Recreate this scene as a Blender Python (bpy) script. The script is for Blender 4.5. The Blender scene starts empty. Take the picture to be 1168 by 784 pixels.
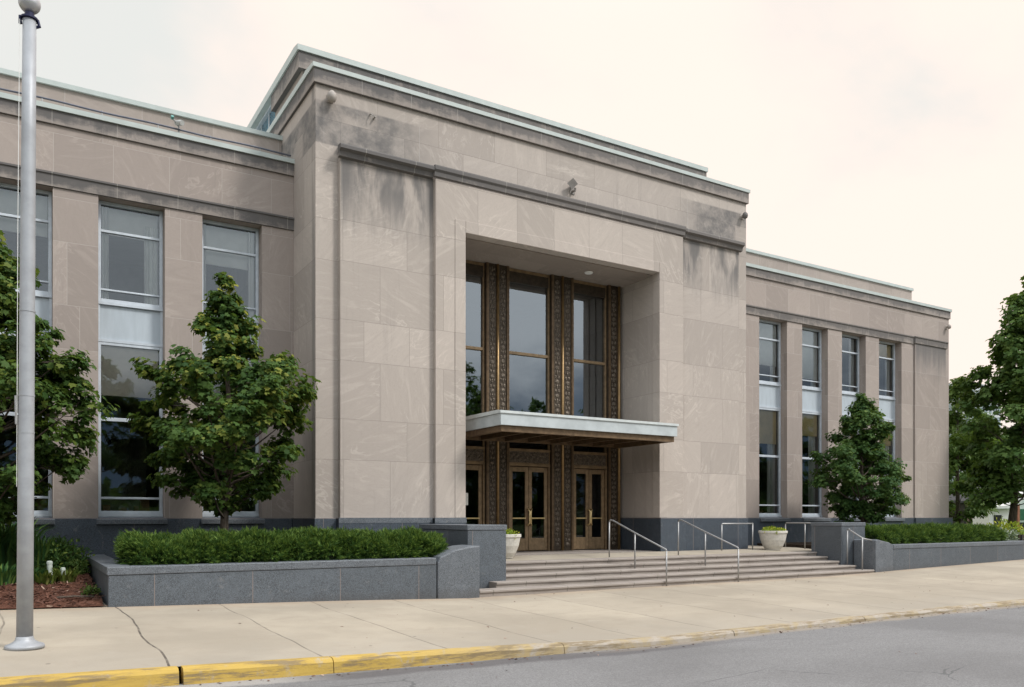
import bpy, bmesh, math, random
import numpy as np
R = math.radians
scene = bpy.context.scene
COL = scene.collection

# ------------------------------------------------------------------ materials
def new_mat(name):
    m = bpy.data.materials.new(name); m.use_nodes = True
    nt = m.node_tree; nt.nodes.clear()
    out = nt.nodes.new('ShaderNodeOutputMaterial')
    return m, nt, out

class NT:
    """tiny helper round a node tree"""
    def __init__(s, nt): s.nt = nt
    def n(s, t, **kw):
        nd = s.nt.nodes.new(t)
        for k, v in kw.items(): setattr(nd, k, v)
        return nd
    def l(s, a, b): s.nt.links.new(a, b)
    def put(s, sock, v):
        if isinstance(v, bpy.types.NodeSocket): s.l(v, sock)
        else: sock.default_value = v
    def math(s, op, a, b=None, c=None, clamp=False):
        nd = s.n('ShaderNodeMath', operation=op, use_clamp=clamp)
        s.put(nd.inputs[0], a)
        if b is not None: s.put(nd.inputs[1], b)
        if c is not None: s.put(nd.inputs[2], c)
        return nd.outputs[0]
    def ramp(s, v, a, b, lo=0.0, hi=1.0, smooth=True):
        nd = s.n('ShaderNodeMapRange', interpolation_type='SMOOTHSTEP' if smooth else 'LINEAR')
        s.put(nd.inputs['Value'], v)
        nd.inputs['From Min'].default_value = a; nd.inputs['From Max'].default_value = b
        nd.inputs['To Min'].default_value = lo; nd.inputs['To Max'].default_value = hi
        return nd.outputs[0]
    def mix(s, f, a, b, blend='MIX'):
        nd = s.n('ShaderNodeMix', data_type='RGBA', blend_type=blend)
        s.put(nd.inputs[0], f)
        for sock, v in ((nd.inputs[6], a), (nd.inputs[7], b)):
            if isinstance(v, tuple): v = (*v[:3], 1)
            s.put(sock, v)
        return nd.outputs[2]
    def noise(s, vec, scale, detail=4, rough=.55, dist=0):
        nd = s.n('ShaderNodeTexNoise')
        if vec is not None: s.l(vec, nd.inputs['Vector'])
        nd.inputs['Scale'].default_value = scale; nd.inputs['Detail'].default_value = detail
        nd.inputs['Roughness'].default_value = rough; nd.inputs['Distortion'].default_value = dist
        return nd.outputs['Fac']
    def vmath(s, op, a, b):
        nd = s.n('ShaderNodeVectorMath', operation=op)
        s.put(nd.inputs[0], a); s.put(nd.inputs[1], b)
        return nd.outputs[0]
    def pos(s): return s.n('ShaderNodeNewGeometry').outputs['Position']
    def sep(s, v):
        nd = s.n('ShaderNodeSeparateXYZ'); s.l(v, nd.inputs[0]); return nd.outputs
    def comb(s, x, y, z):
        nd = s.n('ShaderNodeCombineXYZ')
        for i, v in enumerate((x, y, z)): s.put(nd.inputs[i], v)
        return nd.outputs[0]
    def bump(s, h, strength, dist):
        nd = s.n('ShaderNodeBump'); nd.inputs['Strength'].default_value = strength
        nd.inputs['Distance'].default_value = dist; s.l(h, nd.inputs['Height']); return nd.outputs[0]
    def bsdf(s, out, color, rough=.7, metal=0, normal=None, spec=.4):
        p = s.n('ShaderNodeBsdfPrincipled')
        if isinstance(color, tuple): color = (*color[:3], 1)
        s.put(p.inputs['Base Color'], color); s.put(p.inputs['Roughness'], rough)
        s.put(p.inputs['Metallic'], metal); p.inputs['Specular IOR Level'].default_value = spec
        if normal is not None: s.l(normal, p.inputs['Normal'])
        s.l(p.outputs[0], out.inputs['Surface']); return p

def face_uv(h):
    """u = X on front/back faces and Y on side faces, v = Z ; works in world metres"""
    p = h.sep(h.pos()); nrm = h.n('ShaderNodeNewGeometry').outputs['Normal']
    nn = h.sep(nrm)
    side = h.math('GREATER_THAN', h.math('ABSOLUTE', nn[0]), .7)
    top = h.math('GREATER_THAN', h.math('ABSOLUTE', nn[2]), .7)
    u = h.math('ADD', h.math('MULTIPLY', p[0], h.math('SUBTRACT', 1, side)), h.math('MULTIPLY', p[1], side))
    v = h.math('ADD', h.math('MULTIPLY', p[2], h.math('SUBTRACT', 1, top)), h.math('MULTIPLY', p[1], top))
    return u, v, p

def stone(name, base=(.428, .374, .330), stain=None, zr=(0, 1), jc=(.26, .225, .2)):
    m, nt, out = new_mat(name); h = NT(nt)
    u, v, p = face_uv(h)
    # alternating tall and short courses
    fr = h.math('FLOORED_MODULO', h.math('ADD', v, -1.62), 2.32)
    idx = h.math('FLOOR', h.math('DIVIDE', h.math('ADD', v, -1.62), 2.32))
    a = h.ramp(fr, 0, 1.37, 0, 1.16, False); b = h.ramp(fr, 1.37, 2.32, 0, 1.16, False)
    vv = h.math('ADD', h.math('ADD', a, b), h.math('MULTIPLY', idx, 2.32))
    br = h.n('ShaderNodeTexBrick', offset=.43, offset_frequency=2, squash=.72, squash_frequency=3)
    h.l(h.comb(u, vv, 0), br.inputs['Vector'])
    br.inputs['Color1'].default_value = (0, 0, 0, 1); br.inputs['Color2'].default_value = (1, 1, 1, 1)
    br.inputs['Mortar'].default_value = (.5, .5, .5, 1)
    br.inputs['Scale'].default_value = 1; br.inputs['Mortar Size'].default_value = .0055
    br.inputs['Mortar Smooth'].default_value = .2
    br.inputs['Brick Width'].default_value = 1.62; br.inputs['Row Height'].default_value = 1.16
    rnd = h.sep(br.outputs['Color'])[0]
    seed = h.math('MULTIPLY', rnd, 37.0)
    pv = h.comb(h.math('ADD', u, seed), h.math('ADD', h.math('MULTIPLY', v, 1.0), seed), seed)
    # veins: bedding planes cut across the block, turned a different way in each block
    rot = h.n('ShaderNodeVectorRotate', rotation_type='Z_AXIS'); h.l(pv, rot.inputs['Vector'])
    h.l(h.math('MULTIPLY', rnd, 9.0), rot.inputs['Angle'])
    st = h.vmath('MULTIPLY', rot.outputs[0], (.55, 2.6, 1))
    vein = h.noise(st, 1.5, 6, .6, 1.6)
    fine = h.noise(h.comb(u, v, p[1]), 24, 5, .65)
    big = h.noise(h.pos(), .22, 3, .5)
    lo = tuple(c * .88 for c in base); hi = (base[0] * 1.07, base[1] * 1.07, base[2] * 1.07)
    c = h.mix(h.ramp(rnd, 0, 1, .0, 1), lo, hi)
    c = h.mix(h.math('MULTIPLY', h.ramp(vein, .52, .70), .34), c, (base[0] * 1.30, base[1] * 1.31, base[2] * 1.31))
    c = h.mix(h.math('MULTIPLY', h.ramp(vein, .46, .32), .30), c, tuple(x * .80 for x in base))
    # pale curled bedding lines
    curl = h.noise(h.vmath('MULTIPLY', rot.outputs[0], (.8, 1.9, 1)), 1.25, 3, .5, 2.2)
    ridge = h.ramp(h.math('ABSOLUTE', h.math('SUBTRACT', curl, .5)), .035, .006)
    sel = h.ramp(h.noise(pv, .9, 2), .50, .64)
    c = h.mix(h.math('MULTIPLY', h.math('MULTIPLY', ridge, sel), .42), c, (base[0] * 1.42, base[1] * 1.44, base[2] * 1.44))
    ridge2 = h.ramp(h.math('ABSOLUTE', h.math('SUBTRACT', vein, .5)), .02, .003)
    c = h.mix(h.math('MULTIPLY', ridge2, .16), c, tuple(x * .66 for x in base))
    c = h.mix(h.math('MULTIPLY', h.ramp(fine, .3, .7), .16), c, tuple(x * .72 for x in base))
    c = h.mix(h.math('MULTIPLY', h.ramp(big, .42, .68), .22), c, (base[0] * .84, base[1] * .83, base[2] * .85))
    joint = br.outputs['Fac']
    c = h.mix(h.math('MULTIPLY', joint, .8), c, jc)
    # soot and water streaks
    strk = h.noise(h.comb(h.math('MULTIPLY', u, 4.2), p[1], h.math('MULTIPLY', v, .35)), 1.0, 6, .68)
    wash = h.noise(h.comb(u, v, 3.0), 1.1, 5, .6)
    soot = (.105, .1, .098)
    if stain == 'band':
        blot = h.noise(h.comb(h.math('MULTIPLY', u, 1.1), p[1], h.math('MULTIPLY', v, 2.2)), 1.5, 7, .72, .4)
        tz = h.ramp(v, zr[0], zr[1], -.16, .17, False)
        drip = h.noise(h.comb(h.math('MULTIPLY', u, 7.0), p[1], h.math('MULTIPLY', v, .5)), 1.0, 5, .7)
        val = h.math('ADD', h.math('ADD', h.math('MULTIPLY', blot, .72), h.math('MULTIPLY', drip, .28)), tz)
        f = h.math('MULTIPLY', h.ramp(val, .34, .57), .90)
        f = h.math('MULTIPLY', f, h.math('ADD', .80, h.math('MULTIPLY', h.ramp(p[0], 12.5, 8.5), .18)))
        c = h.mix(.25, c, (.2, .185, .17)); c = h.mix(f, c, soot)
        bj = h.math('ABSOLUTE', h.math('SUBTRACT', h.math('FLOORED_MODULO', u, 1.27), .635))
        c = h.mix(h.math('MULTIPLY', h.ramp(bj, .010, .005), .6), c, (.36, .33, .3))
    elif stain == 'wall':
        dx = h.math('ABSOLUTE', h.math('SUBTRACT', h.math('ABSOLUTE', h.math('SUBTRACT', p[0], 12.93)), 5.3))
        a1 = h.ramp(dx, 1.26, 1.15)
        drop = h.math('ADD', v, h.math('MULTIPLY', strk, 1.9))
        a2 = h.ramp(drop, 9.0, 10.6)
        patch = h.ramp(h.noise(h.comb(h.math('MULTIPLY', u, 1.7), h.math('MULTIPLY', v, .5), 1.3), 1.0, 4, .6, .3), .38, .60)
        edge = h.math('MAXIMUM', h.ramp(h.math('ABSOLUTE', h.math('SUBTRACT', u, 6.45)), .55, .12), h.ramp(h.math('ABSOLUTE', h.math('SUBTRACT', u, 8.78)), .3, .05))
        a2 = h.math('MULTIPLY', a2, h.math('MAXIMUM', patch, edge))
        zlim = h.math('LESS_THAN', v, 10.32)
        front = h.math('LESS_THAN', p[1], 18.6)
        f1 = h.math('MULTIPLY', h.math('MULTIPLY', a1, a2), h.math('MULTIPLY', zlim, front))
        # greyed blocks above the moulding, near the two corners
        e = h.math('ABSOLUTE', h.math('SUBTRACT', p[0], 12.93))
        b1 = h.math('MULTIPLY', h.ramp(e, 3.6, 5.6), h.math('MULTIPLY', h.ramp(v, 10.3, 10.34), h.ramp(v, 11.34, 11.28)))
        b1 = h.math('MULTIPLY', b1, h.ramp(h.math('ADD', h.math('MULTIPLY', rnd, .35), wash), .40, .62))
        b1 = h.math('MULTIPLY', b1, h.ramp(h.noise(h.comb(u, v, 7.0), 2.4, 6, .7), .3, .7, .35, .95))
        b1 = h.math('MULTIPLY', b1, h.math('MULTIPLY', h.math('GREATER_THAN', p[0], 5.85), h.math('LESS_THAN', p[0], 19.97)))
        bj = h.math('ABSOLUTE', h.math('SUBTRACT', h.math('FLOORED_MODULO', u, .81), .405))
        c = h.mix(h.math('MULTIPLY', h.math('MULTIPLY', h.ramp(bj, .009, .004), h.ramp(b1, .05, .2)), .7), c, (.5, .46, .42))
        # end pier of the far wing
        g1 = h.math('MULTIPLY', h.ramp(h.math('ABSOLUTE', h.math('SUBTRACT', p[0], 32.7)), 1.2, 1.0), h.math('MULTIPLY', h.ramp(drop, 8.1, 9.8), h.math('LESS_THAN', v, 8.8)))
        f1 = h.math('MAXIMUM', f1, g1)
        f = h.math('MAXIMUM', h.math('MULTIPLY', f1, .86), b1)
        # dark run on the side face beside the corner
        s1 = h.math('MULTIPLY', h.ramp(h.math('ABSOLUTE', h.math('SUBTRACT', p[1], 18.62)), .16, .06), h.math('LESS_THAN', p[0], 5.9))
        f = h.math('MAXIMUM', f, h.math('MULTIPLY', h.math('MULTIPLY', s1, h.ramp(strk, .3, .6)), .55))
        # generic faint washing
        f = h.math('MAXIMUM', f, h.math('MULTIPLY', h.ramp(strk, .55, .78), .2))
        c = h.mix(f, c, (.13, .124, .12))
    ht = h.math('SUBTRACT', h.math('MULTIPLY', fine, .25), joint)
    h.bsdf(out, c, .85, 0, h.bump(ht, .35, .012), .25)
    return m

def granite(name, base=(.10, .112, .128), w=1.25, hgt=.6, joint=True, z0=.0, rough=.5):
    m, nt, out = new_mat(name); h = NT(nt)
    u, v, p = face_uv(h); P = h.pos()
    vo = h.n('ShaderNodeTexVoronoi'); h.l(P, vo.inputs['Vector']); vo.inputs['Scale'].default_value = 130
    sp = h.sep(vo.outputs['Color'])[0]
    n1 = h.noise(P, 3.0, 6, .65, .8); n2 = h.noise(P, 150, 2, .6)
    c = h.mix(h.ramp(sp, .1, .95), tuple(x * .55 for x in base), tuple(x * 1.5 for x in base))
    c = h.mix(h.math('MULTIPLY', h.ramp(n2, .55, .75), .4), c, (.32, .32, .33))
    c = h.mix(h.math('MULTIPLY', h.ramp(n1, .45, .7), .35), c, tuple(x * 1.6 for x in base))
    wh = h.noise(h.comb(h.math('MULTIPLY', u, 1.5), v, h.math('MULTIPLY', p[1], 1)), 2.2, 7, .72, 2.5)
    c = h.mix(h.math('MULTIPLY', h.ramp(wh, .57, .70), .30), c, (.30, .29, .28))
    c = h.mix(h.math('MULTIPLY', h.ramp(h.math('ADD', p[2], h.math('MULTIPLY', n1, .3)), .42, .16), .4), c, (.07, .062, .055))
    if joint:
        br = h.n('ShaderNodeTexBrick', offset=0, offset_frequency=2, squash=1, squash_frequency=2)
        h.l(h.comb(h.math('ADD', u, -.35), h.math('ADD', v, -z0), 0), br.inputs['Vector'])
        br.inputs['Color1'].default_value = (.0, .0, .0, 1); br.inputs['Color2'].default_value = (1, 1, 1, 1)
        br.inputs['Scale'].default_value = 1; br.inputs['Mortar Size'].default_value = .007; br.inputs['Mortar Smooth'].default_value = .3
        br.inputs['Brick Width'].default_value = w; br.inputs['Row Height'].default_value = hgt
        rb = h.sep(br.outputs['Color'])[0]
        c = h.mix(h.math('MULTIPLY', rb, .5), c, tuple(x * .62 for x in base))
        c = h.mix(h.math('MULTIPLY', br.outputs['Fac'], .8), c, (.24, .19, .165))
    h.bsdf(out, c, rough, 0, h.bump(n2, .15, .004), .4)
    return m

def plain(name, col, rough=.5, metal=0, var=.12, scale=6, bump=0, spec=.4, streak=False):
    m, nt, out = new_mat(name); h = NT(nt)
    P = h.pos()
    v = h.vmath('MULTIPLY', P, (3, 3, .5)) if streak else P
    n = h.noise(v, scale, 5, .6)
    c = h.mix(h.ramp(n, .3, .7), tuple(x * (1 - var) for x in col), tuple(min(1, x * (1 + var)) for x in col))
    nb = h.bump(h.noise(P, scale * 8, 4), bump, .01) if bump else None
    h.bsdf(out, c, rough, metal, nb, spec)
    return m

def bronze_relief(name):
    m, nt, out = new_mat(name); h = NT(nt); P = h.pos()
    n = h.noise(P, 26, 3, .6, 1.5); vo = h.n('ShaderNodeTexVoronoi'); h.l(P, vo.inputs['Vector']); vo.inputs['Scale'].default_value = 22
    c = h.mix(h.ramp(n, .35, .65), (.06, .048, .038), (.19, .15, .11))
    h.bsdf(out, c, .5, .35, h.bump(vo.outputs['Distance'], .8, .02), .4)
    return m

def glass(name, ior=2.2, tint=(.72, .76, .76)):
    m, nt, out = new_mat(name); h = NT(nt)
    fr = h.n('ShaderNodeFresnel'); fr.inputs['IOR'].default_value = ior
    wob = h.bump(h.noise(h.pos(), .55, 1), .03, .02)
    h.l(wob, fr.inputs['Normal'])
    t = h.n('ShaderNodeBsdfTransparent'); t.inputs[0].default_value = (*tint, 1)
    g = h.n('ShaderNodeBsdfGlossy'); g.inputs['Roughness'].default_value = .015; g.inputs['Color'].default_value = (.86, .94, 1, 1)
    h.l(wob, g.inputs['Normal'])
    mx = h.n('ShaderNodeMixShader'); h.l(fr.outputs[0], mx.inputs[0]); h.l(t.outputs[0], mx.inputs[1]); h.l(g.outputs[0], mx.inputs[2])
    h.l(mx.outputs[0], out.inputs['Surface'])
    return m

def leaf_mat(name, dark, light, tip, trans=.3):
    m, nt, out = new_mat(name); h = NT(nt)
    at = h.n('ShaderNodeAttribute', attribute_name='tone')
    s = h.sep(at.outputs['Vector'])
    c = h.mix(s[0], dark, light)
    c = h.mix(s[1], c, tip)
    d = h.n('ShaderNodeBsdfPrincipled'); h.l(c, d.inputs['Base Color']); d.inputs['Roughness'].default_value = .6
    d.inputs['Specular IOR Level'].default_value = .18
    t = h.n('ShaderNodeBsdfTranslucent'); h.l(h.mix(.5, c, (.14, .2, .02)), t.inputs['Color'])
    mx = h.n('ShaderNodeMixShader'); mx.inputs[0].default_value = trans
    h.l(d.outputs[0], mx.inputs[1]); h.l(t.outputs[0], mx.inputs[2]); h.l(mx.outputs[0], out.inputs['Surface'])
    return m

def sidewalk_mat():
    m, nt, out = new_mat('concrete_paving'); h = NT(nt); P = h.pos(); p = h.sep(P)
    big = h.noise(P, .35, 5, .6); mid = h.noise(P, 2.2, 6, .65, .6); fine = h.noise(P, 55, 4, .7); grit = h.noise(P, 190, 2, .6)
    base = (.365, .318, .25)
    c = h.mix(h.ramp(big, .38, .62), tuple(x * .86 for x in base), tuple(x * 1.08 for x in base))
    c = h.mix(h.math('MULTIPLY', h.ramp(mid, .5, .72), .34), c, (.28, .23, .18))
    c = h.mix(h.math('MULTIPLY', h.ramp(mid, .45, .28), .2), c, (.42, .38, .33))
    c = h.mix(h.math('MULTIPLY', h.ramp(fine, .5, .75), .3), c, (.23, .195, .16))
    c = h.mix(h.math('MULTIPLY', h.ramp(grit, .55, .75), .5), c, (.2, .17, .135))
    # grey wear along the kerb side
    c = h.mix(h.math('MULTIPLY', h.ramp(h.math('ADD', p[1], h.math('MULTIPLY', mid, 2)), 12.2, 10.2), .2), c, (.28, .265, .24))
    # rusty run below the steps
    c = h.mix(h.math('MULTIPLY', h.ramp(h.math('ADD', p[1], h.math('MULTIPLY', mid, .8)), 14.6, 15.3), h.ramp(p[1], 15.4, 15.2, 0, .4)), c, (.35, .245, .165))
    # slab to slab difference
    sl = h.math('FLOOR', h.math('DIVIDE', h.math('ADD', p[0], -1.4), 1.62))
    wn = h.n('ShaderNodeTexWhiteNoise', noise_dimensions='2D'); h.l(h.comb(sl, h.math('FLOOR', h.math('DIVIDE', p[1], 2.75)), 0), wn.inputs[0])
    c = h.mix(h.math('MULTIPLY', wn.outputs['Value'], .34), c, (.26, .225, .18))
    # tooled joints that wander where they have cracked on
    wob = h.math('MULTIPLY', h.math('SUBTRACT', h.noise(h.comb(h.math('MULTIPLY', p[0], .3), p[1], 0), .42, 2, .4), .5), .34)
    xx = h.math('ADD', h.math('ADD', p[0], wob), -1.4)
    d = h.math('ABSOLUTE', h.math('SUBTRACT', h.math('FLOORED_MODULO', h.math('ADD', xx, .81), 1.62), .81))
    wid = h.noise(h.comb(p[1], sl, 0), 1.6, 4, .7)
    j = h.math('MULTIPLY', h.ramp(d, .017, .008), h.ramp(wid, .36, .55, .4, 1))
    strong = h.ramp(h.math('ABSOLUTE', h.math('SUBTRACT', p[0], 1.4)), .6, .5, .6, 1.0)
    j = h.math('MULTIPLY', j, strong)
    dy = h.math('ABSOLUTE', h.math('SUBTRACT', h.math('ADD', p[1], h.math('MULTIPLY', wob, .25)), 12.05))
    j2 = h.math('MULTIPLY', h.ramp(dy, .010, .004), h.math('MULTIPLY', h.ramp(p[0], 5, 9), .35))
    j = h.math('MAXIMUM', j, j2)
    c = h.mix(h.math('MULTIPLY', j, .88), c, (.06, .05, .042))
    # gum and drip spots
    vo = h.n('ShaderNodeTexVoronoi'); h.l(P, vo.inputs['Vector']); vo.inputs['Scale'].default_value = 1.7
    c = h.mix(h.math('MULTIPLY', h.ramp(vo.outputs['Distance'], .055, .035), .7), c, (.12, .1, .085))
    h.bsdf(out, c, .9, 0, h.bump(h.math('SUBTRACT', h.math('MULTIPLY', fine, .3), j), .5, .01), .2)
    return m

def asphalt_mat():
    m, nt, out = new_mat('asphalt'); h = NT(nt); P = h.pos(); p = h.sep(P)
    big = h.noise(P, .3, 5, .6, .5); grit = h.noise(P, 120, 3, .7)
    st = h.noise(h.comb(h.math('MULTIPLY', p[0], .35), h.math('MULTIPLY', p[1], 2.2), 0), 1.0, 5, .6, .4)
    vo = h.n('ShaderNodeTexVoronoi'); h.l(P, vo.inputs['Vector']); vo.inputs['Scale'].default_value = 75
    agg = h.sep(vo.outputs['Color'])[0]
    c = h.mix(h.ramp(big, .35, .65), (.185, .18, .178), (.235, .23, .227))
    c = h.mix(h.math('MULTIPLY', h.ramp(st, .5, .75), .3), c, (.16, .155, .152))
    c = h.mix(h.math('MULTIPLY', agg, .6), c, (.085, .083, .082))
    c = h.mix(h.math('MULTIPLY', h.ramp(grit, .58, .78), .4), c, (.38, .37, .36))
    # worn concrete gutter near the kerb and a tar line next to it (near end only)
    yy = h.math('ADD', p[1], h.math('MULTIPLY', h.math('SUBTRACT', h.noise(P, .8, 5, .65), .5), .5))
    near = h.ramp(p[0], 3.4, 2.2)
    c = h.mix(h.math('MULTIPLY', h.ramp(yy, 8.72, 8.82), h.math('MULTIPLY', near, .75)), c, (.33, .31, .285))
    tar = h.math('MULTIPLY', h.math('MULTIPLY', h.ramp(yy, 8.62, 8.78), h.ramp(yy, 9.12, 9.04)), h.math('MULTIPLY', h.ramp(p[0], 10.5, 7), h.ramp(p[0], 2.4, 3.4)))
    c = h.mix(h.math('MULTIPLY', tar, .7), c, (.085, .078, .08))
    rt = h.math('MULTIPLY', h.ramp(yy, 8.86, 9.02), h.ramp(p[0], 6, 9))
    c = h.mix(h.math('MULTIPLY', rt, .6), c, (.30, .25, .19))
    # hairline cracks
    vc = h.n('ShaderNodeTexVoronoi', feature='DISTANCE_TO_EDGE'); h.l(h.vmath('ADD', P, h.comb(h.noise(P, 1.2, 4), 0, 0)), vc.inputs['Vector']); vc.inputs['Scale'].default_value = .42
    crk = h.math('MULTIPLY', h.ramp(vc.outputs['Distance'], .006, .002), h.ramp(h.noise(P, .5, 2), .5, .6))
    c = h.mix(h.math('MULTIPLY', crk, .6), c, (.07, .07, .07))
    h.bsdf(out, c, .88, 0, h.bump(h.math('ADD', grit, agg), .45, .006), .25)
    return m

def kerb_mat():
    m, nt, out = new_mat('painted_kerb'); h = NT(nt); P = h.pos(); p = h.sep(P)
    n = h.noise(P, 3.2, 7, .68, .5); f = h.noise(P, 40, 4, .7); n2 = h.noise(h.vmath('MULTIPLY', P, (1.6, 9, 14)), 1.0, 7, .72)
    con = h.mix(h.ramp(n, .35, .65), (.29, .245, .195), (.36, .315, .26))
    con = h.mix(h.math('MULTIPLY', h.ramp(f, .5, .75), .35), con, (.24, .2, .16))
    yel = h.mix(h.ramp(n2, .35, .7), (.47, .315, .065), (.37, .24, .045))
    far = h.ramp(p[0], 3.4, 7.0)
    yel = h.mix(far, yel, (.34, .27, .16))
    thr = h.math('ADD', n, h.math('MULTIPLY', far, .15))
    pm = h.ramp(thr, .70, .55)
    c = h.mix(h.math('MULTIPLY', pm, .95), con, yel)
    chip = h.math('MULTIPLY', h.ramp(h.math('ADD', n2, n2), .98, 1.2), .85)
    c = h.mix(chip, c, (.20, .15, .085))
    c = h.mix(h.math('MULTIPLY', h.ramp(f, .6, .8), .3), c, (.22, .16, .07))
    h.bsdf(out, c, .75, 0, h.bump(f, .4, .008), .3)
    return m

def ground_mat(name, a, b, scale=9, bump=.6):
    m, nt, out = new_mat(name); h = NT(nt); P = h.pos()
    n = h.noise(P, scale, 6, .7); n2 = h.noise(P, .25, 3)
    c = h.mix(h.ramp(n, .3, .7), a, b); c = h.mix(h.math('MULTIPLY', h.ramp(n2, .4, .65), .35), c, tuple(x * .7 for x in a))
    h.bsdf(out, c, .95, 0, h.bump(n, bump, .03), .1)
    return m

def bark_mat():
    m, nt, out = new_mat('bark'); h = NT(nt); P = h.pos()
    n = h.noise(h.vmath('MULTIPLY', P, (9, 9, 1.6)), 2.5, 6, .7)
    h.bsdf(out, h.mix(h.ramp(n, .3, .7), (.035, .028, .022), (.12, .095, .075)), .9, 0, h.bump(n, .8, .02), .2)
    return m

STONE = stone('limestone_ashlar', stain='wall')
def band(nm, a, b): return stone(nm, base=(.34, .292, .258), stain='band', zr=(a, b))
BAND_WC = band('weathered_wing_cornice', 10.12, 10.42); BAND_PC = band('weathered_main_cornice', 11.66, 12.0)
BAND_WM = band('weathered_wing_moulding', 8.70, 9.05); BAND_PM = band('weathered_main_moulding', 9.85, 10.2); BAND_AC = band('weathered_attic_cornice', 12.84, 13.36)
STONE_W = stone('limestone_wing_ashlar', base=(.358, .303, .267), stain='wall', jc=(.45, .40, .36))
STONE_PLAIN = stone('limestone_clean', base=(.442, .385, .338))
SOFFIT_SHADED = stone('limestone_soffit_shaded', base=(.27, .225, .19))  # same limestone, darkened to put the soffit's shade into its colour
GRANITE = granite('grey_granite', (.088, .100, .113), 1.62, 3.0, True, -1.37)
GRANITE_DARK = granite('dark_granite', (.055, .068, .085), 1.9, 3.0, True, -1.38)
GRANITE_CAP = granite('granite_coping', (.108, .119, .132), joint=False)
COPPER = plain('pale_patina_metal', (.43, .47, .445), .45, 0, .06, 3)
ALU = plain('pale_aluminium', (.52, .56, .60), .42, .15, .08, 5)
SPANDREL = plain('pale_enamel_panel', (.42, .465, .50), .4, 0, .06, 3, streak=True)
BRONZE_T = plain('brown_bronze', (.155, .102, .058), .45, .4, .25, 7)
BRONZE = plain('bronze', (.235, .16, .09), .48, .3, .22, 7)
BRONZE_DARK = plain('dark_bronze', (.062, .046, .032), .45, .5, .25, 9)
BRASS = plain('polished_brass', (.72, .54, .27), .3, .7, .1, 12)
GOLD = plain('gilded_bronze', (.30, .195, .09), .36, .6, .15, 9)
RELIEF = bronze_relief('cast_bronze_relief')
GLASS = glass('window_glass', 2.05, (.96, .98, .98))
GLASS_E = glass('entrance_glass', 2.9, (.5, .52, .52))
GLASS_D = glass('door_glass', 1.5, (.45, .45, .43))
STEEL = plain('brushed_steel', (.36, .355, .35), .5, .6, .1, 20)
POLE = plain('brushed_aluminium_pole', (.33, .34, .355), .5, .2, .10, 5)
STEPS = stone('granite_step_stone', base=(.36, .315, .28)) if False else None
BLIND = plain('tan_blind', (.76, .60, .33), .8, 0, .06, 3)
BLIND_L = plain('pale_tan_blind', (.80, .71, .61), .8, 0, .05, 3)
BLIND_W = plain('white_blind', (.82, .80, .76), .8, 0, .05, 3)
CURTAIN = plain('white_curtain', (.80, .79, .76), .9, 0, .06, 4, streak=True)
INTERIOR = plain('interior_plaster', (.22, .20, .17), .9, 0, .2, 1)
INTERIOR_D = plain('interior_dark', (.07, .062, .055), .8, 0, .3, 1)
WOOD = plain('shelf_wood', (.20, .10, .05), .6, 0, .3, 3)
BARK = bark_mat()
MULCH = ground_mat('wood_mulch', (.060, .026, .017), (.17, .078, .052), 26, 1.0)
SOIL = ground_mat('planter_soil', (.03, .022, .016), (.07, .05, .035), 14)
GRASS = ground_mat('lawn_grass', (.045, .075, .018), (.10, .15, .04), 18)
PAVE = sidewalk_mat(); ASPH = asphalt_mat(); KERB = kerb_mat()
CONC = plain('cast_concrete', (.56, .53, .47), .85, 0, .10, 12, .3)
LEAF = leaf_mat('maple_leaf', (.030, .075, .020), (.125, .205, .040), (.40, .37, .06), .42)
LEAF_D = leaf_mat('deep_green_leaf', (.028, .078, .024), (.105, .19, .045), (.24, .31, .06), .42)
LEAF_M = leaf_mat('mid_green_leaf', (.052, .115, .03), (.145, .235, .055), (.26, .33, .07), .46)
LEAF_L = leaf_mat('light_green_leaf', (.05, .10, .022), (.14, .21, .05), (.2, .25, .06), .4)
YEW = leaf_mat('yew_needle', (.014, .040, .010), (.060, .130, .024), (.22, .31, .06), .25)
BLADE = leaf_mat('grass_blade', (.022, .075, .03), (.075, .17, .045), (.18, .27, .06), .3)
HOSTA = leaf_mat('variegated_blade', (.07, .11, .02), (.16, .21, .045), (.34, .33, .10), .3)
PETAL = leaf_mat('yellow_petal', (.16, .26, .03), (.40, .42, .04), (.70, .60, .06), .3)
PETAL_W = leaf_mat('white_petal', (.10, .16, .05), (.45, .48, .42), (.7, .7, .66), .3)
BLACK = plain('black_rubber', (.018, .018, .02), .6)
NAVY = plain('dark_blue_metal', (.012, .014, .05), .4, .3)
WHITE = plain('white_paint', (.70, .69, .66), .5, 0, .04)
PIPE = plain('weathered_plastic', (.46, .50, .45), .6, 0, .1)
PAPER = plain('paper', (.8, .79, .74), .8, 0, .02)
LAMP_B = plain('lamp_body', (.36, .32, .285), .6)

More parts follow.
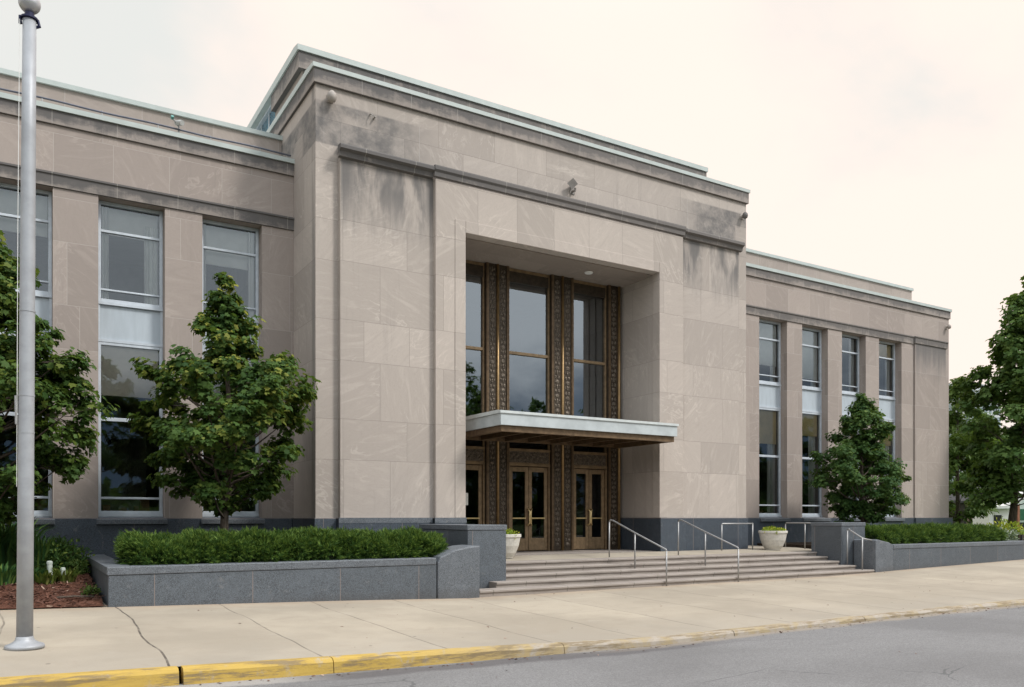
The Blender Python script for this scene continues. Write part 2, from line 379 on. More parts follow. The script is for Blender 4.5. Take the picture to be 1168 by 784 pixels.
def steps_mat():
    m, nt, out = new_mat('step_stone'); h = NT(nt); P = h.pos(); p = h.sep(P)
    n = h.noise(h.vmath('MULTIPLY', P, (.6, 2, 6)), 1.5, 6, .65, .6); f = h.noise(P, 45, 4, .7)
    c = h.mix(h.ramp(n, .3, .7), (.25, .217, .19), (.34, .30, .265))
    c = h.mix(h.math('MULTIPLY', h.ramp(f, .5, .75), .35), c, (.2, .165, .14))
    wn = h.n('ShaderNodeTexWhiteNoise', noise_dimensions='2D')
    h.l(h.comb(h.math('FLOOR', h.math('DIVIDE', h.math('ADD', p[0], h.math('MULTIPLY', h.math('FLOOR', h.math('DIVIDE', p[2], .12)), .83)), 1.9)), h.math('FLOOR', h.math('DIVIDE', p[2], .12)), 0), wn.inputs[0])
    c = h.mix(h.math('MULTIPLY', wn.outputs['Value'], .25), c, (.24, .2, .175))
    sh = h.math('ADD', p[0], h.math('MULTIPLY', h.math('FLOOR', h.math('DIVIDE', p[2], .12)), .83))
    d = h.math('ABSOLUTE', h.math('SUBTRACT', h.math('FLOORED_MODULO', sh, 1.9), .95))
    j = h.ramp(d, .009, .004)
    c = h.mix(h.math('MULTIPLY', j, .8), c, (.07, .06, .05))
    h.bsdf(out, c, .85, 0, h.bump(h.math('SUBTRACT', f, j), .4, .008), .25)
    return m
STEP = steps_mat()

# ------------------------------------------------------------------ mesh helpers
class MB:
    def __init__(s): s.v = []; s.f = []
    def face(s, *pts):
        b = len(s.v); s.v += [tuple(p) for p in pts]; s.f.append(tuple(range(b, b + len(pts)))); return s
    def box(s, x0, x1, y0, y1, z0, z1):
        b = len(s.v)
        s.v += [(x, y, z) for z in (z0, z1) for y in (y0, y1) for x in (x0, x1)]
        for q in ((0, 2, 3, 1), (4, 5, 7, 6), (0, 1, 5, 4), (2, 6, 7, 3), (0, 4, 6, 2), (1, 3, 7, 5)):
            s.f.append(tuple(b + i for i in q))
        return s
    def prism(s, prof, axis, a0, a1):
        """prof: list of 2D points; axis 'x': points are (y,z) ; axis 'y': (x,z) ; 'z': (x,y)"""
        def P(p, a): return {'x': (a, p[0], p[1]), 'y': (p[0], a, p[1]), 'z': (p[0], p[1], a)}[axis]
        b = len(s.v); n = len(prof)
        s.v += [P(p, a0) for p in prof] + [P(p, a1) for p in prof]
        for i in range(n):
            j = (i + 1) % n; s.f.append((b + i, b + j, b + n + j, b + n + i))
        s.f.append(tuple(b + n - 1 - i for i in range(n))); s.f.append(tuple(b + n + i for i in range(n)))
        return s
    def tube(s, pts, rad, n=8, cap=True):
        pts = [np.array(p, float) for p in pts]
        if not hasattr(rad, '__len__'): rad = [rad] * len(pts)
        b = len(s.v); ref = None
        for i, p in enumerate(pts):
            d = pts[min(i + 1, len(pts) - 1)] - pts[max(i - 1, 0)]; d /= (np.linalg.norm(d) + 1e-9)
            if ref is None: ref = np.array((1, 0, 0)) if abs(d[0]) < .8 else np.array((0, 1, 0))
            a = np.cross(d, ref); a /= np.linalg.norm(a); c = np.cross(d, a); ref = np.cross(a, d)
            for k in range(n):
                t = 2 * math.pi * k / n
                s.v.append(tuple(p + rad[i] * (a * math.cos(t) + c * math.sin(t))))
        for i in range(len(pts) - 1):
            for k in range(n):
                k2 = (k + 1) % n
                s.f.append((b + i * n + k, b + i * n + k2, b + (i + 1) * n + k2, b + (i + 1) * n + k))
        if cap:
            s.f.append(tuple(b + k for k in range(n))[::-1]); e = b + (len(pts) - 1) * n
            s.f.append(tuple(e + k for k in range(n)))
        return s
    def lathe(s, cx, cy, prof, n=32):
        """prof: (r,z) bottom to top"""
        b = len(s.v); m = len(prof)
        for r, z in prof:
            for k in range(n):
                t = 2 * math.pi * k / n; s.v.append((cx + r * math.cos(t), cy + r * math.sin(t), z))
        for i in range(m - 1):
            for k in range(n):
                k2 = (k + 1) % n; s.f.append((b + i * n + k, b + i * n + k2, b + (i + 1) * n + k2, b + (i + 1) * n + k))
        s.f.append(tuple(b + k for k in range(n))[::-1]); s.f.append(tuple(b + (m - 1) * n + k for k in range(n)))
        return s
    def dome(s, c, ax, ay, az, n=6):
        """low half-ellipsoid bulging towards -Y, used for cast ornament"""
        b = len(s.v)
        for i, (rr, d) in enumerate(((1, 0), (.75, .66))):
            for k in range(n):
                t = 2 * math.pi * k / n
                s.v.append((c[0] + ax * rr * math.cos(t), c[1] - ay * d, c[2] + az * rr * math.sin(t)))
        s.v.append((c[0], c[1] - ay, c[2]))
        for k in range(n):
            k2 = (k + 1) % n
            s.f.append((b + k, b + k2, b + n + k2, b + n + k)); s.f.append((b + n + k, b + n + k2, b + 2 * n))
        return s
    def build(s, name, mat, parent=None, bevel=0, smooth=False, fix=True):
        off = np.array(ROOTLOC.get(parent.name, (0, 0, 0))) if parent is not None else np.zeros(3)
        me = bpy.data.meshes.new(name)
        me.from_pydata([tuple(np.array(p, float) - off) for p in s.v], [], s.f)
        if fix:
            bm = bmesh.new(); bm.from_mesh(me)
            bmesh.ops.recalc_face_normals(bm, faces=bm.faces); bm.to_mesh(me); bm.free()
        me.materials.append(mat)
        o = bpy.data.objects.new(name, me); COL.objects.link(o)
        if parent is not None:
            o.parent = parent; ROOTLOC[o.name] = tuple(off)
        if smooth:
            for p in me.polygons: p.use_smooth = True
        if bevel:
            md = o.modifiers.new('bevel', 'BEVEL'); md.width = bevel; md.segments = 2; md.limit_method = 'ANGLE'; md.angle_limit = R(40)
        return o
ROOTLOC = {}
def thing(name, loc, label, cat, group=None):
    o = bpy.data.objects.new(name, None); COL.objects.link(o); o.location = loc; o.empty_display_size = .3
    ROOTLOC[o.name] = tuple(loc); o['label'] = label; o['category'] = cat
    if group: o['group'] = group
    return o
def tag(o, label, cat, group=None):
    o['label'] = label; o['category'] = cat
    if group: o['group'] = group
    return o
def kind(o, k): o['kind'] = k; return o

# ------------------------------------------------------------------ ground levels
def sstep(t): t = max(0., min(1., t)); return t * t * (3 - 2 * t)
def g(x):
    if x < 8: v = .026 * (8 - max(x, -25)) - .02 * sstep((x - 5) / 3)
    else: v = -.02 + .02 * sstep((x - 8) / 6)
    if x > 19:
        d = min(x, 45) - 19; v += .019 * d if d > 3 else .019 * d * d / 6 + .0095 * d
    return v
KY = 9.30          # kerb line
PY = 14.85         # front of planters and lowest step
def walk_z(x, y): return g(x) - max(0, (PY - y)) * .02
def road_z(x, y):
    k = walk_z(x, KY) - .172 + .085 * sstep((x - 2.5) / 8)
    return k + .018 * (KY - max(y, 2)) * .6 if y > 2 else k + .018 * 7.3 * .6 - (2 - y) * .012
def sheet(name, xs, ys, fz, mat):
    b = MB(); xs = list(xs); ys = list(ys)
    for y in ys:
        for x in xs: b.v.append((x, y, fz(x, y)))
    n = len(xs)
    for j in range(len(ys) - 1):
        for i in range(n - 1): b.f.append((j * n + i, j * n + i + 1, (j + 1) * n + i + 1, (j + 1) * n + i))
    return kind(b.build(name, mat, None, smooth=True, fix=False), 'structure')
XS = list(np.arange(-60, 120.1, 1.0))
sheet('ground', [-700, -300, -120] + XS + [200, 400, 900], [-700, -200, -60, -20, -6, 0, 9, 20, 45, 90, 200, 700],
      lambda x, y: min(g(x), .5) - .42, GRASS)
sheet('pavement', XS, [KY - .02, 10.5, 12, 13.5, PY, 16, 18], lambda x, y: walk_z(x, y), PAVE)
sheet('road', XS, list(np.arange(-8, KY - .1, .6)) + [KY - .10], lambda x, y: road_z(x, y), ASPH)
sheet('far_pavement', XS, [-12, -10, -8.4], lambda x, y: g(x) - .12, PAVE)
# kerb stones
b = MB(); cuts = [-30, -12, -6, -1.7, 1.47, 3.12]
while cuts[-1] < 60: cuts.append(cuts[-1] + 3.24)
for i in range(len(cuts) - 1):
    gap0 = .022 if abs(cuts[i] - 1.47) < .01 else .006; gap1 = .022 if abs(cuts[i + 1] - 1.47) < .01 else .006
    x = cuts[i] + gap0; xe = cuts[i + 1] - gap1; seg = []
    n = max(2, int((xe - x) / .5) + 1)
    rng = random.Random(i)
    for k in range(n + 1):
        xx = x + (xe - x) * k / n; z = walk_z(xx, KY) + .004; jit = rng.uniform(-.006, .006)
        seg.append([(xx, KY, z), (xx, KY - .10, z), (xx, KY - .145 + jit, z - .012), (xx, KY - .172 + jit, z - .045), (xx, KY - .19 + jit, z - .2), (xx, KY, z - .2)])
    bb = len(b.v)
    for q in seg: b.v += q
    for k in range(n):
        for j in range(6):
            j2 = (j + 1) % 6; b.f.append((bb + k * 6 + j, bb + k * 6 + j2, bb + (k + 1) * 6 + j2, bb + (k + 1) * 6 + j))
    b.f.append(tuple(bb + j for j in range(6))); b.f.append(tuple(bb + n * 6 + j for j in range(6))[::-1])
kind(b.build('kerb', KERB, None), 'structure')
# mulch bed and side lawn
def bump(x, y): return .03 * math.sin(x * 3.1 + y * 2.3) + .025 * math.sin(x * 7.7 - y * 5.1) + .02 * math.sin(x * 13 + y * 17)
sheet('mulch_bed', np.arange(-9, 1.25, .12), np.arange(14.86, 20.21, .12), lambda x, y: g(x) + .02 + .05 * sstep((y - 14.86) / .3) + .085 * (y - 14.85) + .5 * bump(x, y) * sstep((y - 14.86) / .3), MULCH)
sheet('lawn', list(np.arange(22.3, 34.5, 1)) + list(np.arange(35, 121, 2)), [15.3, 17, 20.3, 24, 30, 40, 60, 90], lambda x, y: .70, GRASS)

# ------------------------------------------------------------------ the building
B = thing('civic_building', (12.9, 18.2, 0), 'broad limestone civic building with tall bronze entrance between two windowed wings', 'building')
W = 20.2; M = 18.45; XL, XR = 5.88, 19.93; WL, WR = -8.3, 34.1
OX0, OX1 = 9.64, 16.04; OT = 8.80
GT = 1.63          # top of the granite base
# pavilion wall
b = MB()
b.box(XL, OX0 - .06, M, 20.6, GT, 11.66).box(OX1 + .06, XR, M, 20.6, GT, 11.66)
b.box(OX0 - .06, OX1 + .06, M, 20.6, OT, 11.66)
b.box(XL, XL + .4, 20.6, 42, 0, 11.66).box(XR - .4, XR, 20.6, 42, 0, 11.66).box(XL, XR, 42, 42.4, 0, 11.66)
# side pier faces (project 0.15) either side
b.box(6.42, 8.81, 18.30, M + .01, GT, 10.03).box(16.97, 19.46, 18.30, M + .01, GT, 10.03)
b.build('pavilion_wall', STONE, B)
# centre panel round the opening
b = MB()
b.box(8.81, OX0 - .30, 18.17, M + .01, GT, 10.0).box(OX1 + .30, 16.97, 18.17, M + .01, GT, 10.0)
b.box(OX0 - .30, OX1 + .30, 18.17, M + .01, OT + .30, 10.0)
b.build('centre_panel', STONE_PLAIN, B)
b = MB()
b.box(OX0 - .30, OX0, 18.155, 18.47, GT, OT + .30).box(OX1, OX1 + .30, 18.155, 18.47, GT, OT + .30).box(OX0, OX1, 18.155, 18.47, OT, OT + .30)
b.build('opening_surround', STONE_PLAIN, B, bevel=.012)
for s, X in ((-1, OX0), (1, OX1)):
    b = MB()
    for i, (y0, y1, d) in enumerate(((18.47, 18.79, .025), (18.79, 20.4, .048))):
        b.box(min(X + s * d, X + s * .3), max(X + s * d, X + s * .3), y0, y1, GT, OT)
    b.build('entrance_jamb', STONE, B)
MB().box(OX0 - .1, OX1 + .1, 18.475, 20.6, OT - .02, OT + .1).build('entrance_soffit', SOFFIT_SHADED, B)
MB().lathe(14.25, 19.2, [(.11, OT - .045), (.13, OT - .02)], 20).build('soffit_light', WHITE, B)
# mouldings over the side piers and the centre
def mould(x0, x1, y, zb, zt, d):
    q = MB(); q.prism([(y, zb), (y - d * .45, zb + .02), (y - d * .55, zb + (zt - zb) * .45), (y - d, zb + (zt - zb) * .62), (y - d, zt - .03), (y - d * .9, zt), (y, zt + .01)], 'x', x0, x1); return q
b = mould(6.36, 8.76, 18.30, 10.0, 10.275, .20); b2 = mould(17.02, 19.52, 18.30, 10.0, 10.275, .19); b3 = mould(8.76, 17.02, 18.17, 10.02, 10.30, .09)
for q in (b, b2, b3): q.build('moulding', BAND_PM, B)
MB().box(6.42, 19.46, 18.30, M + .01, 10.31, 10.33).build('moulding_top', BAND_PM, B)
# pavilion cornice, coping
b = MB(); b.box(XL - .06, XR + .06, M - .07, M + .6, 11.66, 12.0).box(XL - .06, XL + .5, M + .6, 42.4, 11.66, 12.0).box(XR - .5, XR + .06, M + .6, 42.4, 11.66, 12.0)
b.build('cornice', BAND_PC, B, bevel=.015)
b = MB(); b.prism([(M - .10, 12.0), (M - .10, 12.10), (M + .55, 12.16), (M + .55, 12.0)], 'x', XL - .09, XR + .09)
b.box(XL - .09, XL + .5, M + .55, 42.4, 12.0, 12.14).box(XR - .5, XR + .09, M + .55, 42.4, 12.0, 12.14)
b.build('coping', COPPER, B)
# stepped-back attic tier
TY = 20.1; tx0, tx1 = XL + .1, XR - .1
b = MB(); b.box(tx0 + .12, tx1 - .12, TY + .12, 22.7, 11.9, 12.84).box(tx0 + .12, tx1 - .12, 26.1, 42, 11.9, 12.84).box(tx0 + .5, tx1 - .12, 22.7, 26.1, 11.9, 12.84)
b.box(tx0 + .12, tx0 + .5, 22.7, 26.1, 11.9, 12.1)
b.build('attic_wall', STONE_W, B)
for y0, y1, xx in ((TY, 22.698, tx0), (22.702, 26.098, tx0 + .3), (26.102, 42.2, tx0)): MB().box(xx, tx1, y0, y1, 12.84, 13.258).build('attic_cornice', BAND_AC, B)
MB().prism([(TY - .04, 13.26), (TY - .04, 13.40), (TY + .3, 13.46), (42.2, 13.46), (42.2, 13.26)], 'x', tx0 - .04, tx1 + .04).build('coping', COPPER, B)
w = MB(); 
for y in (22.73, 23.55, 24.4, 25.25, 26.07): w.box(tx0 + .16, tx0 + .24, y - .03, y + .03, 12.18, 13.18)
w.box(tx0 + .1, tx0 + .24, 22.7, 26.1, 12.1, 12.18).box(tx0 + .1, tx0 + .24, 22.7, 26.1, 13.18, 13.25)
aw = w.build('attic_window', ALU, B)
MB().box(tx0 + .19, tx0 + .21, 22.76, 26.04, 12.18, 13.18).build('pane', plain('blue_glass', (.06, .13, .18), .06, 0, .3, 2), aw)
MB().box(XL + .4, XR - .4, M + .6, 42, 11.7, 11.8).build('roof', INTERIOR_D, B)

# granite base
b = MB()
b.box(XL - .04, 6.36, M - .05, 20.3, 0, GT).box(6.36, 8.76, 18.24, 20.3, -.05, GT).box(8.76, OX0, 18.11, 20.3, -.05, GT)
b.box(OX1, 17.02, 18.11, 20.5, -.05, GT).box(17.02, 19.52, 18.24, 20.3, -.05, GT).box(19.52, XR + .04, M - .05, 20.3, 0, GT)
GB = b
for k in range(6):
    q = MB(); q.v = GB.v[k * 8:k * 8 + 8]; q.f = MB().box(0, 1, 0, 1, 0, 1).f; q.build('granite_base', GRANITE_DARK, B, bevel=.01)
MB().box(6.36, 8.76, 18.234, 18.3, GT - .12, GT + .006).box(8.76, OX0 - .002, 18.104, 18.2, GT - .12, GT + .006).build('granite_course', GRANITE_CAP, B)

LB = [(-5.03, -3.66), (-2.85, -1.48), (-.72, .65), (1.53, 2.90), (3.72, 5.10)]
RB = [(22.48, 23.93), (24.75, 26.20), (27.02, 28.47), (29.30, 30.78)]
def wing(x0, x1, bays, left):
    A = 8.77
    b = MB(); b.box(x0, x1, W, W + .55, A, 10.12)
    edges = [x0] + [e for bay in bays for e in bay] + [x1]
    for i in range(0, len(edges), 2): b.box(edges[i], edges[i + 1], W, W + .75, GT, A - .001)
    if left: b.box(x0, x0 + .4, W + .75, 42, GT, 10.12)
    else:
        b.box(x1 - .4, x1, W + .75, 42, GT, 10.12)
        b.box(31.60, 33.80, W - .06, W + .01, GT, A + .03)
    b.box(x0, x1, 42, 42.4, 0, 10.12)
    b.build('wing_wall', STONE_W, B)
    b = MB(); e = .03
    b.prism([(W, A), (W - .035, A + .01), (W - .05, A + .25), (W - .075, A + .27), (W - .075, A + .31), (W, A + .33)], 'x', x0, x1 if left else 31.56)
    if not left: b.prism([(W - .06, A + .03), (W - .10, A + .04), (W - .115, A + .25), (W - .14, A + .27), (W - .14, A + .31), (W, A + .335)], 'x', 31.56, 33.86)
    b.build('moulding', BAND_WM, B)
    xa, xb = (x0 - .06, x1) if left else (x0, x1 + .06)
    b = MB(); b.box(xa, xb, W - .05, W + .6, 10.12, 10.42)
    (b.box(xa, xa + .5, W + .6, 42.4, 10.12, 10.42) if left else b.box(xb - .5, xb, W + .6, 42.4, 10.12, 10.42))
    b.build('cornice', BAND_WC, B, bevel=.012)
    xa, xb = (x0 - .1, x1) if left else (x0, x1 + .1)
    MB().prism([(W - .09, 10.42), (W - .09, 10.53), (W + .5, 10.60), (W + 1.1, 10.60), (W + 1.1, 10.42)], 'x', xa, xb).build('coping', COPPER, B)
    # stepped-back parapet
    xa, xb = (x0 + 1.03, x1) if left else (x0, x1 - 1.03)
    MB().box(xa, xb, W + 1.03, 42, 10.5, 11.42).build('parapet', STONE_W, B)
    MB().prism([(W + .97, 11.42), (W + .97, 11.53), (W + 1.5, 11.60), (42.1, 11.60), (42.1, 11.42)], 'x', xa - .05, xb + .05).build('coping', COPPER, B)
    MB().box(xa + .1, xb - .1, W + .6, 42, 10.15, 10.3).build('roof', INTERIOR_D, B)
    # granite plinth
    b = MB(); xa, xb = (x0 - .05, x1 - .04) if left else (x0 + .04, x1 + .05)
    b.box(xa, xb, W - .06, W + .8, -.1, GT - .005)
    if not left: b.box(31.55, x1 + .07, W - .14, W - .05, -.1, GT - .003)
    b.build('granite_base', GRANITE_DARK, B, bevel=.01)
    for (a, c) in bays:
        MB().prism([(W - .13, GT - .14), (W - .13, GT - .03), (W + .5, GT + .06), (W + .5, GT - .14)], 'x', a - .04, c + .04).build('window_sill', GRANITE_CAP, B, bevel=.008)
    # rooms
    b = MB(); xa, xb = x0 + .45, x1 - .45
    b.box(xa, xb, 26, 26.2, 0, 10.1).box(xa, xb, W + .76, 26, .9, 1.0).box(xa, xb, W + .76, 26, 5.66, 6.42).box(xa, xb, W + .76, 26, 8.9, 9.1)
    b.build('interior', INTERIOR, B)
    for i, (a, c) in enumerate(bays):
        if i: MB().box(a - .5, a - .4, W + .9, 26, 1.0, 8.9).build('room_divider', INTERIOR_D, B)

def frame_window(name, x0, x1, y, zb, zt, bars, mat, fw=.07, fd=.10, gl=GLASS, mid=None):
    b = MB()
    b.box(x0, x0 + fw, y - fd / 2, y + fd / 2, zb, zt).box(x1 - fw, x1, y - fd / 2, y + fd / 2, zb, zt)
    b.box(x0 + fw, x1 - fw, y - fd / 2, y + fd / 2, zb, zb + fw).box(x0 + fw, x1 - fw, y - fd / 2, y + fd / 2, zt - fw, zt)
    for z, t in bars: b.box(x0 + fw, x1 - fw, y - fd / 2 + .008, y + fd / 2 - .008, z - t / 2, z + t / 2)
    o = b.build(name, mat, B, bevel=.006)
    MB().face((x0 + fw, y, zb + fw), (x1 - fw, y, zb + fw), (x1 - fw, y, zt - fw), (x0 + fw, y, zt - fw)).build('pane', gl, o, fix=False)
    return o
def curtain(par, x0, x1, y, zb, zt, amp=.035, seed=0, pinch=0):
    b = MB(); n = 40; m = 8; rg = random.Random(seed); ph = [rg.uniform(0, 6) for _ in range(3)]
    for j in range(m + 1):
        t = j / m; z = zb + (zt - zb) * t
        for i in range(n + 1):
            s_ = i / n; wv = math.sin(s_ * 26 + ph[0]) * .6 + math.sin(s_ * 41 + ph[1] + t) * .4
            xx = x0 + (x1 - x0) * s_ * (1 - pinch * math.sin(math.pi * (1 - t)) ** 2)
            b.v.append((xx, y + amp * wv, z))
    for j in range(m):
        for i in range(n): b.f.append((j * (n + 1) + i, j * (n + 1) + i + 1, (j + 1) * (n + 1) + i + 1, (j + 1) * (n + 1) + i))
    b.build('curtain', CURTAIN, par, smooth=True, fix=False)
def blind(par, x0, x1, y, zb, zt, mat): MB().box(x0, x1, y, y + .012, zb, zt).box(x0, x1, y - .008, y + .02, zb - .03, zb).build('blind', mat, par)

WY = W + .33
def bay_windows(bays, left):
    for i, (a, c) in enumerate(bays):
        a2, c2 = a + .005, c - .005; k = i
        up = frame_window('upper_window', a2, c2, WY, 6.50, 8.765, [(8.10, .055), (6.78, .04)], ALU)
        fb = MB().box(a2 + .02, c2 - .02, WY - .015, WY + .03, 5.66, 6.44)
        fb.build('spandrel_panel', SPANDREL, B, bevel=.006)
        MB().box(a2, c2, WY - .07, WY + .05, 6.44, 6.50).box(a2, c2, WY - .06, WY + .05, 5.60, 5.66).box(a2, a2 + .05, WY - .05, WY + .05, 5.66, 6.44).box(c2 - .05, c2, WY - .05, WY + .05, 5.66, 6.44).build('spandrel_frame', ALU, B)
        lo = frame_window('lower_window', a2, c2, WY, 1.72, 5.60, [(3.86, .08), (2.08, .05)], ALU)
        MB().box(a2, c2, WY - .085, WY + .06, 1.66, 1.72).build('sill_frame', ALU, B)
        xa, xb = a2 + .08, c2 - .08; y = WY + .10
        if left:
            if k == 3:
                curtain(up, xb - .30, xb, y, 6.56, 8.4, seed=3, pinch=.0); curtain(up, xa, xa + .16, y, 6.56, 8.7, seed=4)
                blind(up, xa, xb, y + .08, 8.12, 8.7, BLIND_W)
            elif k == 4:
                blind(up, xa, xb, y + .08, 7.80, 8.7, BLIND_W); curtain(up, xb - .14, xb, y, 6.56, 8.7, seed=7); curtain(up, xa, xa + .08, y, 6.56, 8.7, seed=8)
            else:
                blind(up, xa, xb, y + .08, 7.85, 8.7, BLIND_W)
            blind(lo, xa, xb, y - .02, 4.42 + .15 * math.sin(k), 5.54, BLIND_L)
        else:
            if k in (0, 1): blind(up, xa, xb, y, (7.2, 6.9)[k], 8.7, BLIND_W)
            if k == 0: curtain(up, xb - .2, xb, y + .06, 6.56, 8.7, seed=17)
            if k == 3: blind(up, xa, xb, y, 8.12, 8.7, BLIND)
            curtain(up, xb - .28, xb, y + .06, 6.56, 8.7, seed=20 + k)
            blind(lo, xa, xb, y, (4.35, 4.75, 4.5, 4.6)[k], 5.54, BLIND)
            curtain(lo, xb - .38, xb, y + .08, 1.8, 5.5, seed=30 + k)
        # things on the inside ledge
        rg = random.Random(50 + k + 10 * left); x = xa + .05
        while x < xb - .2:
            w_ = rg.uniform(.08, .26); MB().box(x, x + w_, WY + .3, WY + .45, 1.75, 1.75 + rg.uniform(.1, .38)).build('ledge_book', WOOD, lo); x += w_ + rg.uniform(.02, .2)
wing(WL, XL - .002, LB, True); wing(XR + .002, WR, RB, False)
bay_windows(LB, True); bay_windows(RB, False)

# ------------------------------------------------------------------ entrance screen
FL = .66           # landing level at the doors
EY = 20.0
MUL = [(9.66, 10.16), (11.20, 11.96), (13.40, 14.20), (15.50, 15.99)]
BAY = [(10.16, 11.20), (11.96, 13.40), (14.20, 15.50)]
rg = random.Random(5)
def ornament(b, x0, x1, y, z0, z1):
    cx = (x0 + x1) / 2; w_ = (x1 - x0) / 2; z = z0 + .08; k = 0
    while z < z1 - .06:
        if k % 3 == 0:
            b.dome((cx, y, z), w_ * .62, .03, w_ * .55, 8)
        elif k % 3 == 1:
            b.dome((cx - w_ * .42, y, z), w_ * .38, .024, w_ * .5, 5); b.dome((cx + w_ * .42, y, z), w_ * .38, .024, w_ * .5, 5)
        else:
            b.dome((cx, y, z), w_ * .3, .028, w_ * .7, 6); b.dome((cx - w_ * .6, y, z + .02), w_ * .22, .02, w_ * .4, 5); b.dome((cx + w_ * .6, y, z + .02), w_ * .22, .02, w_ * .4, 5)
        z += w_ * rg.uniform(1.05, 1.25); k += 1
for i, (a, c) in enumerate(MUL):
    core = MB().box(a, c, EY - .10, EY + .18, FL, OT - .03).build('mullion', BRONZE_DARK, B)
    half = i in (0, 3)
    mid = (a + c) / 2
    if half:
        strips = [(a + .10, c - .14)] if i == 3 else [(a + .14, c - .10)]
        rods = [(c - .07, .045)] if i == 3 else [(a + .07, .045)]; edges = [a + .03, a + .07] if i == 3 else [c - .03, c - .07]
    else:
        strips = [(a + .09, mid - .06), (mid + .06, c - .09)]; rods = [(mid, .042)]; edges = [a + .025, c - .025, a + .068, c - .068]
    for s0, s1 in strips:
        b = MB(); ornament(b, s0, s1, EY - .10, FL + .1, OT - .1); b.build('relief', RELIEF, core)
    for x, r in rods: MB().tube([(x, EY - .115, FL), (x, EY - .115, OT - .03)], r, 12).build('rod', GOLD, core, smooth=True)
    for x in edges: MB().box(x - .014, x + .014, EY - .135, EY - .095, FL, OT - .03).build('edge_trim', BRONZE_T, core)
for i, (a, c) in enumerate(BAY):
    # big upper window
    o = MB().box(a, a + .05, EY - .02, EY + .1, 4.1, OT - .03).box(c - .05, c, EY - .02, EY + .1, 4.1, OT - .03).box(a + .05, c - .05, EY - .02, EY + .1, OT - .12, OT - .03).box(a + .05, c - .05, EY - .03, EY + .1, 6.32, 6.40).box(a + .05, c - .05, EY - .02, EY + .1, 4.1, 4.3).build('entrance_window', BRONZE, B, bevel=.006)
    MB().face((a + .05, EY + .04, 4.3), (c - .05, EY + .04, 4.3), (c - .05, EY + .04, OT - .12), (a + .05, EY + .04, OT - .12)).build('pane', GLASS_E, o, fix=False)
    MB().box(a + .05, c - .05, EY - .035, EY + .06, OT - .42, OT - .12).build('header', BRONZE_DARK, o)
    # transom zone
    o = MB().box(a, c, EY - .06, EY + .12, 3.12, 3.2).box(a, c, EY - .06, EY + .12, 3.56, 3.62).box(a, c, EY - .04, EY + .12, 3.2, 3.56).box(a, a + .05, EY - .03, EY + .1, 3.62, 4.1).box(c - .05, c, EY - .03, EY + .1, 3.62, 4.1).build('transom_panel', BRONZE, B, bevel=.005)
    q = MB(); xx = a + .12
    q.box(a + .05, c - .05, EY - .048, EY - .038, 3.22, 3.54)
    k = 0
    while xx < c - .1:
        q.dome((xx, EY - .045, 3.38 + .05 * (-1) ** k), .055, .03, .08, 6); q.dome((xx + .03, EY - .045, 3.38 - .09 * (-1) ** k), .04, .025, .04, 5); xx += .09; k += 1
    q.build('relief', RELIEF, o)
    MB().face((a + .05, EY + .03, 3.62), (c - .05, EY + .03, 3.62), (c - .05, EY + .03, 4.1), (a + .05, EY + .03, 4.1)).build('pane', GLASS_D, o, fix=False)
    MB().box(a, a + .06, EY - .05, EY + .12, FL, 3.12).box(c - .06, c, EY - .05, EY + .12, FL, 3.12).build('door_frame', BRONZE, B, bevel=.006)
    mid = (a + c) / 2
    leaves = [(a + .065, mid - .006, 1), (mid + .006, c - .065, -1)] if i else [(a - .35 if False else a + .065, c - .065, -1)]
    for (d0, d1, hs) in leaves:
        d = MB().box(d0, d0 + .11, EY, EY + .06, FL + .02, 3.10).box(d1 - .11, d1, EY, EY + .06, FL + .02, 3.10).box(d0 + .11, d1 - .11, EY, EY + .06, FL + .02, FL + .38).box(d0 + .11, d1 - .11, EY, EY + .06, 2.96, 3.10).build('door', BRONZE, B, bevel=.008)
        MB().face((d0 + .11, EY + .03, FL + .38), (d1 - .11, EY + .03, FL + .38), (d1 - .11, EY + .03, 2.96), (d0 + .11, EY + .03, 2.96)).build('pane', GLASS_D, d, fix=False)
        MB().box(d0 + .1, d1 - .1, EY - .025, EY - .005, 1.60, 1.635).build('push_bar', BRASS, d)
        hx = d1 - .05 if hs > 0 else d0 + .05
        if i == 0: hx = d0 + .05
        MB().tube([(hx, EY, 1.42), (hx - hs * .0, EY - .07, 1.42), (hx + hs * .035, EY - .09, 1.48), (hx + hs * .035, EY - .09, 1.82), (hx, EY - .07, 1.88), (hx, EY, 1.88)], .023, 8).build('handle', BRASS, d, smooth=True)
MB().box(OX0 + .02, OX1 - .02, 18.3, 20.4, FL - .2, FL - .004).build('threshold', STEP, B)
# lobby
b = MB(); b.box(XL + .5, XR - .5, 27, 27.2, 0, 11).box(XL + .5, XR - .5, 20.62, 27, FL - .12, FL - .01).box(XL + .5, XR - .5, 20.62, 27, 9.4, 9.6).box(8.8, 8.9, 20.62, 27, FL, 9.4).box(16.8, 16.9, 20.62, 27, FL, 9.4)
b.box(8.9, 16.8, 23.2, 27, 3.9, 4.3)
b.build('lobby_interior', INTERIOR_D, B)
# added dark block behind the third window, standing in for the jamb's reflection
MB().box(14.72, 15.35, 20.7, 21.0, FL, 9.4).build('jamb_reflection_block', INTERIOR_D, B)
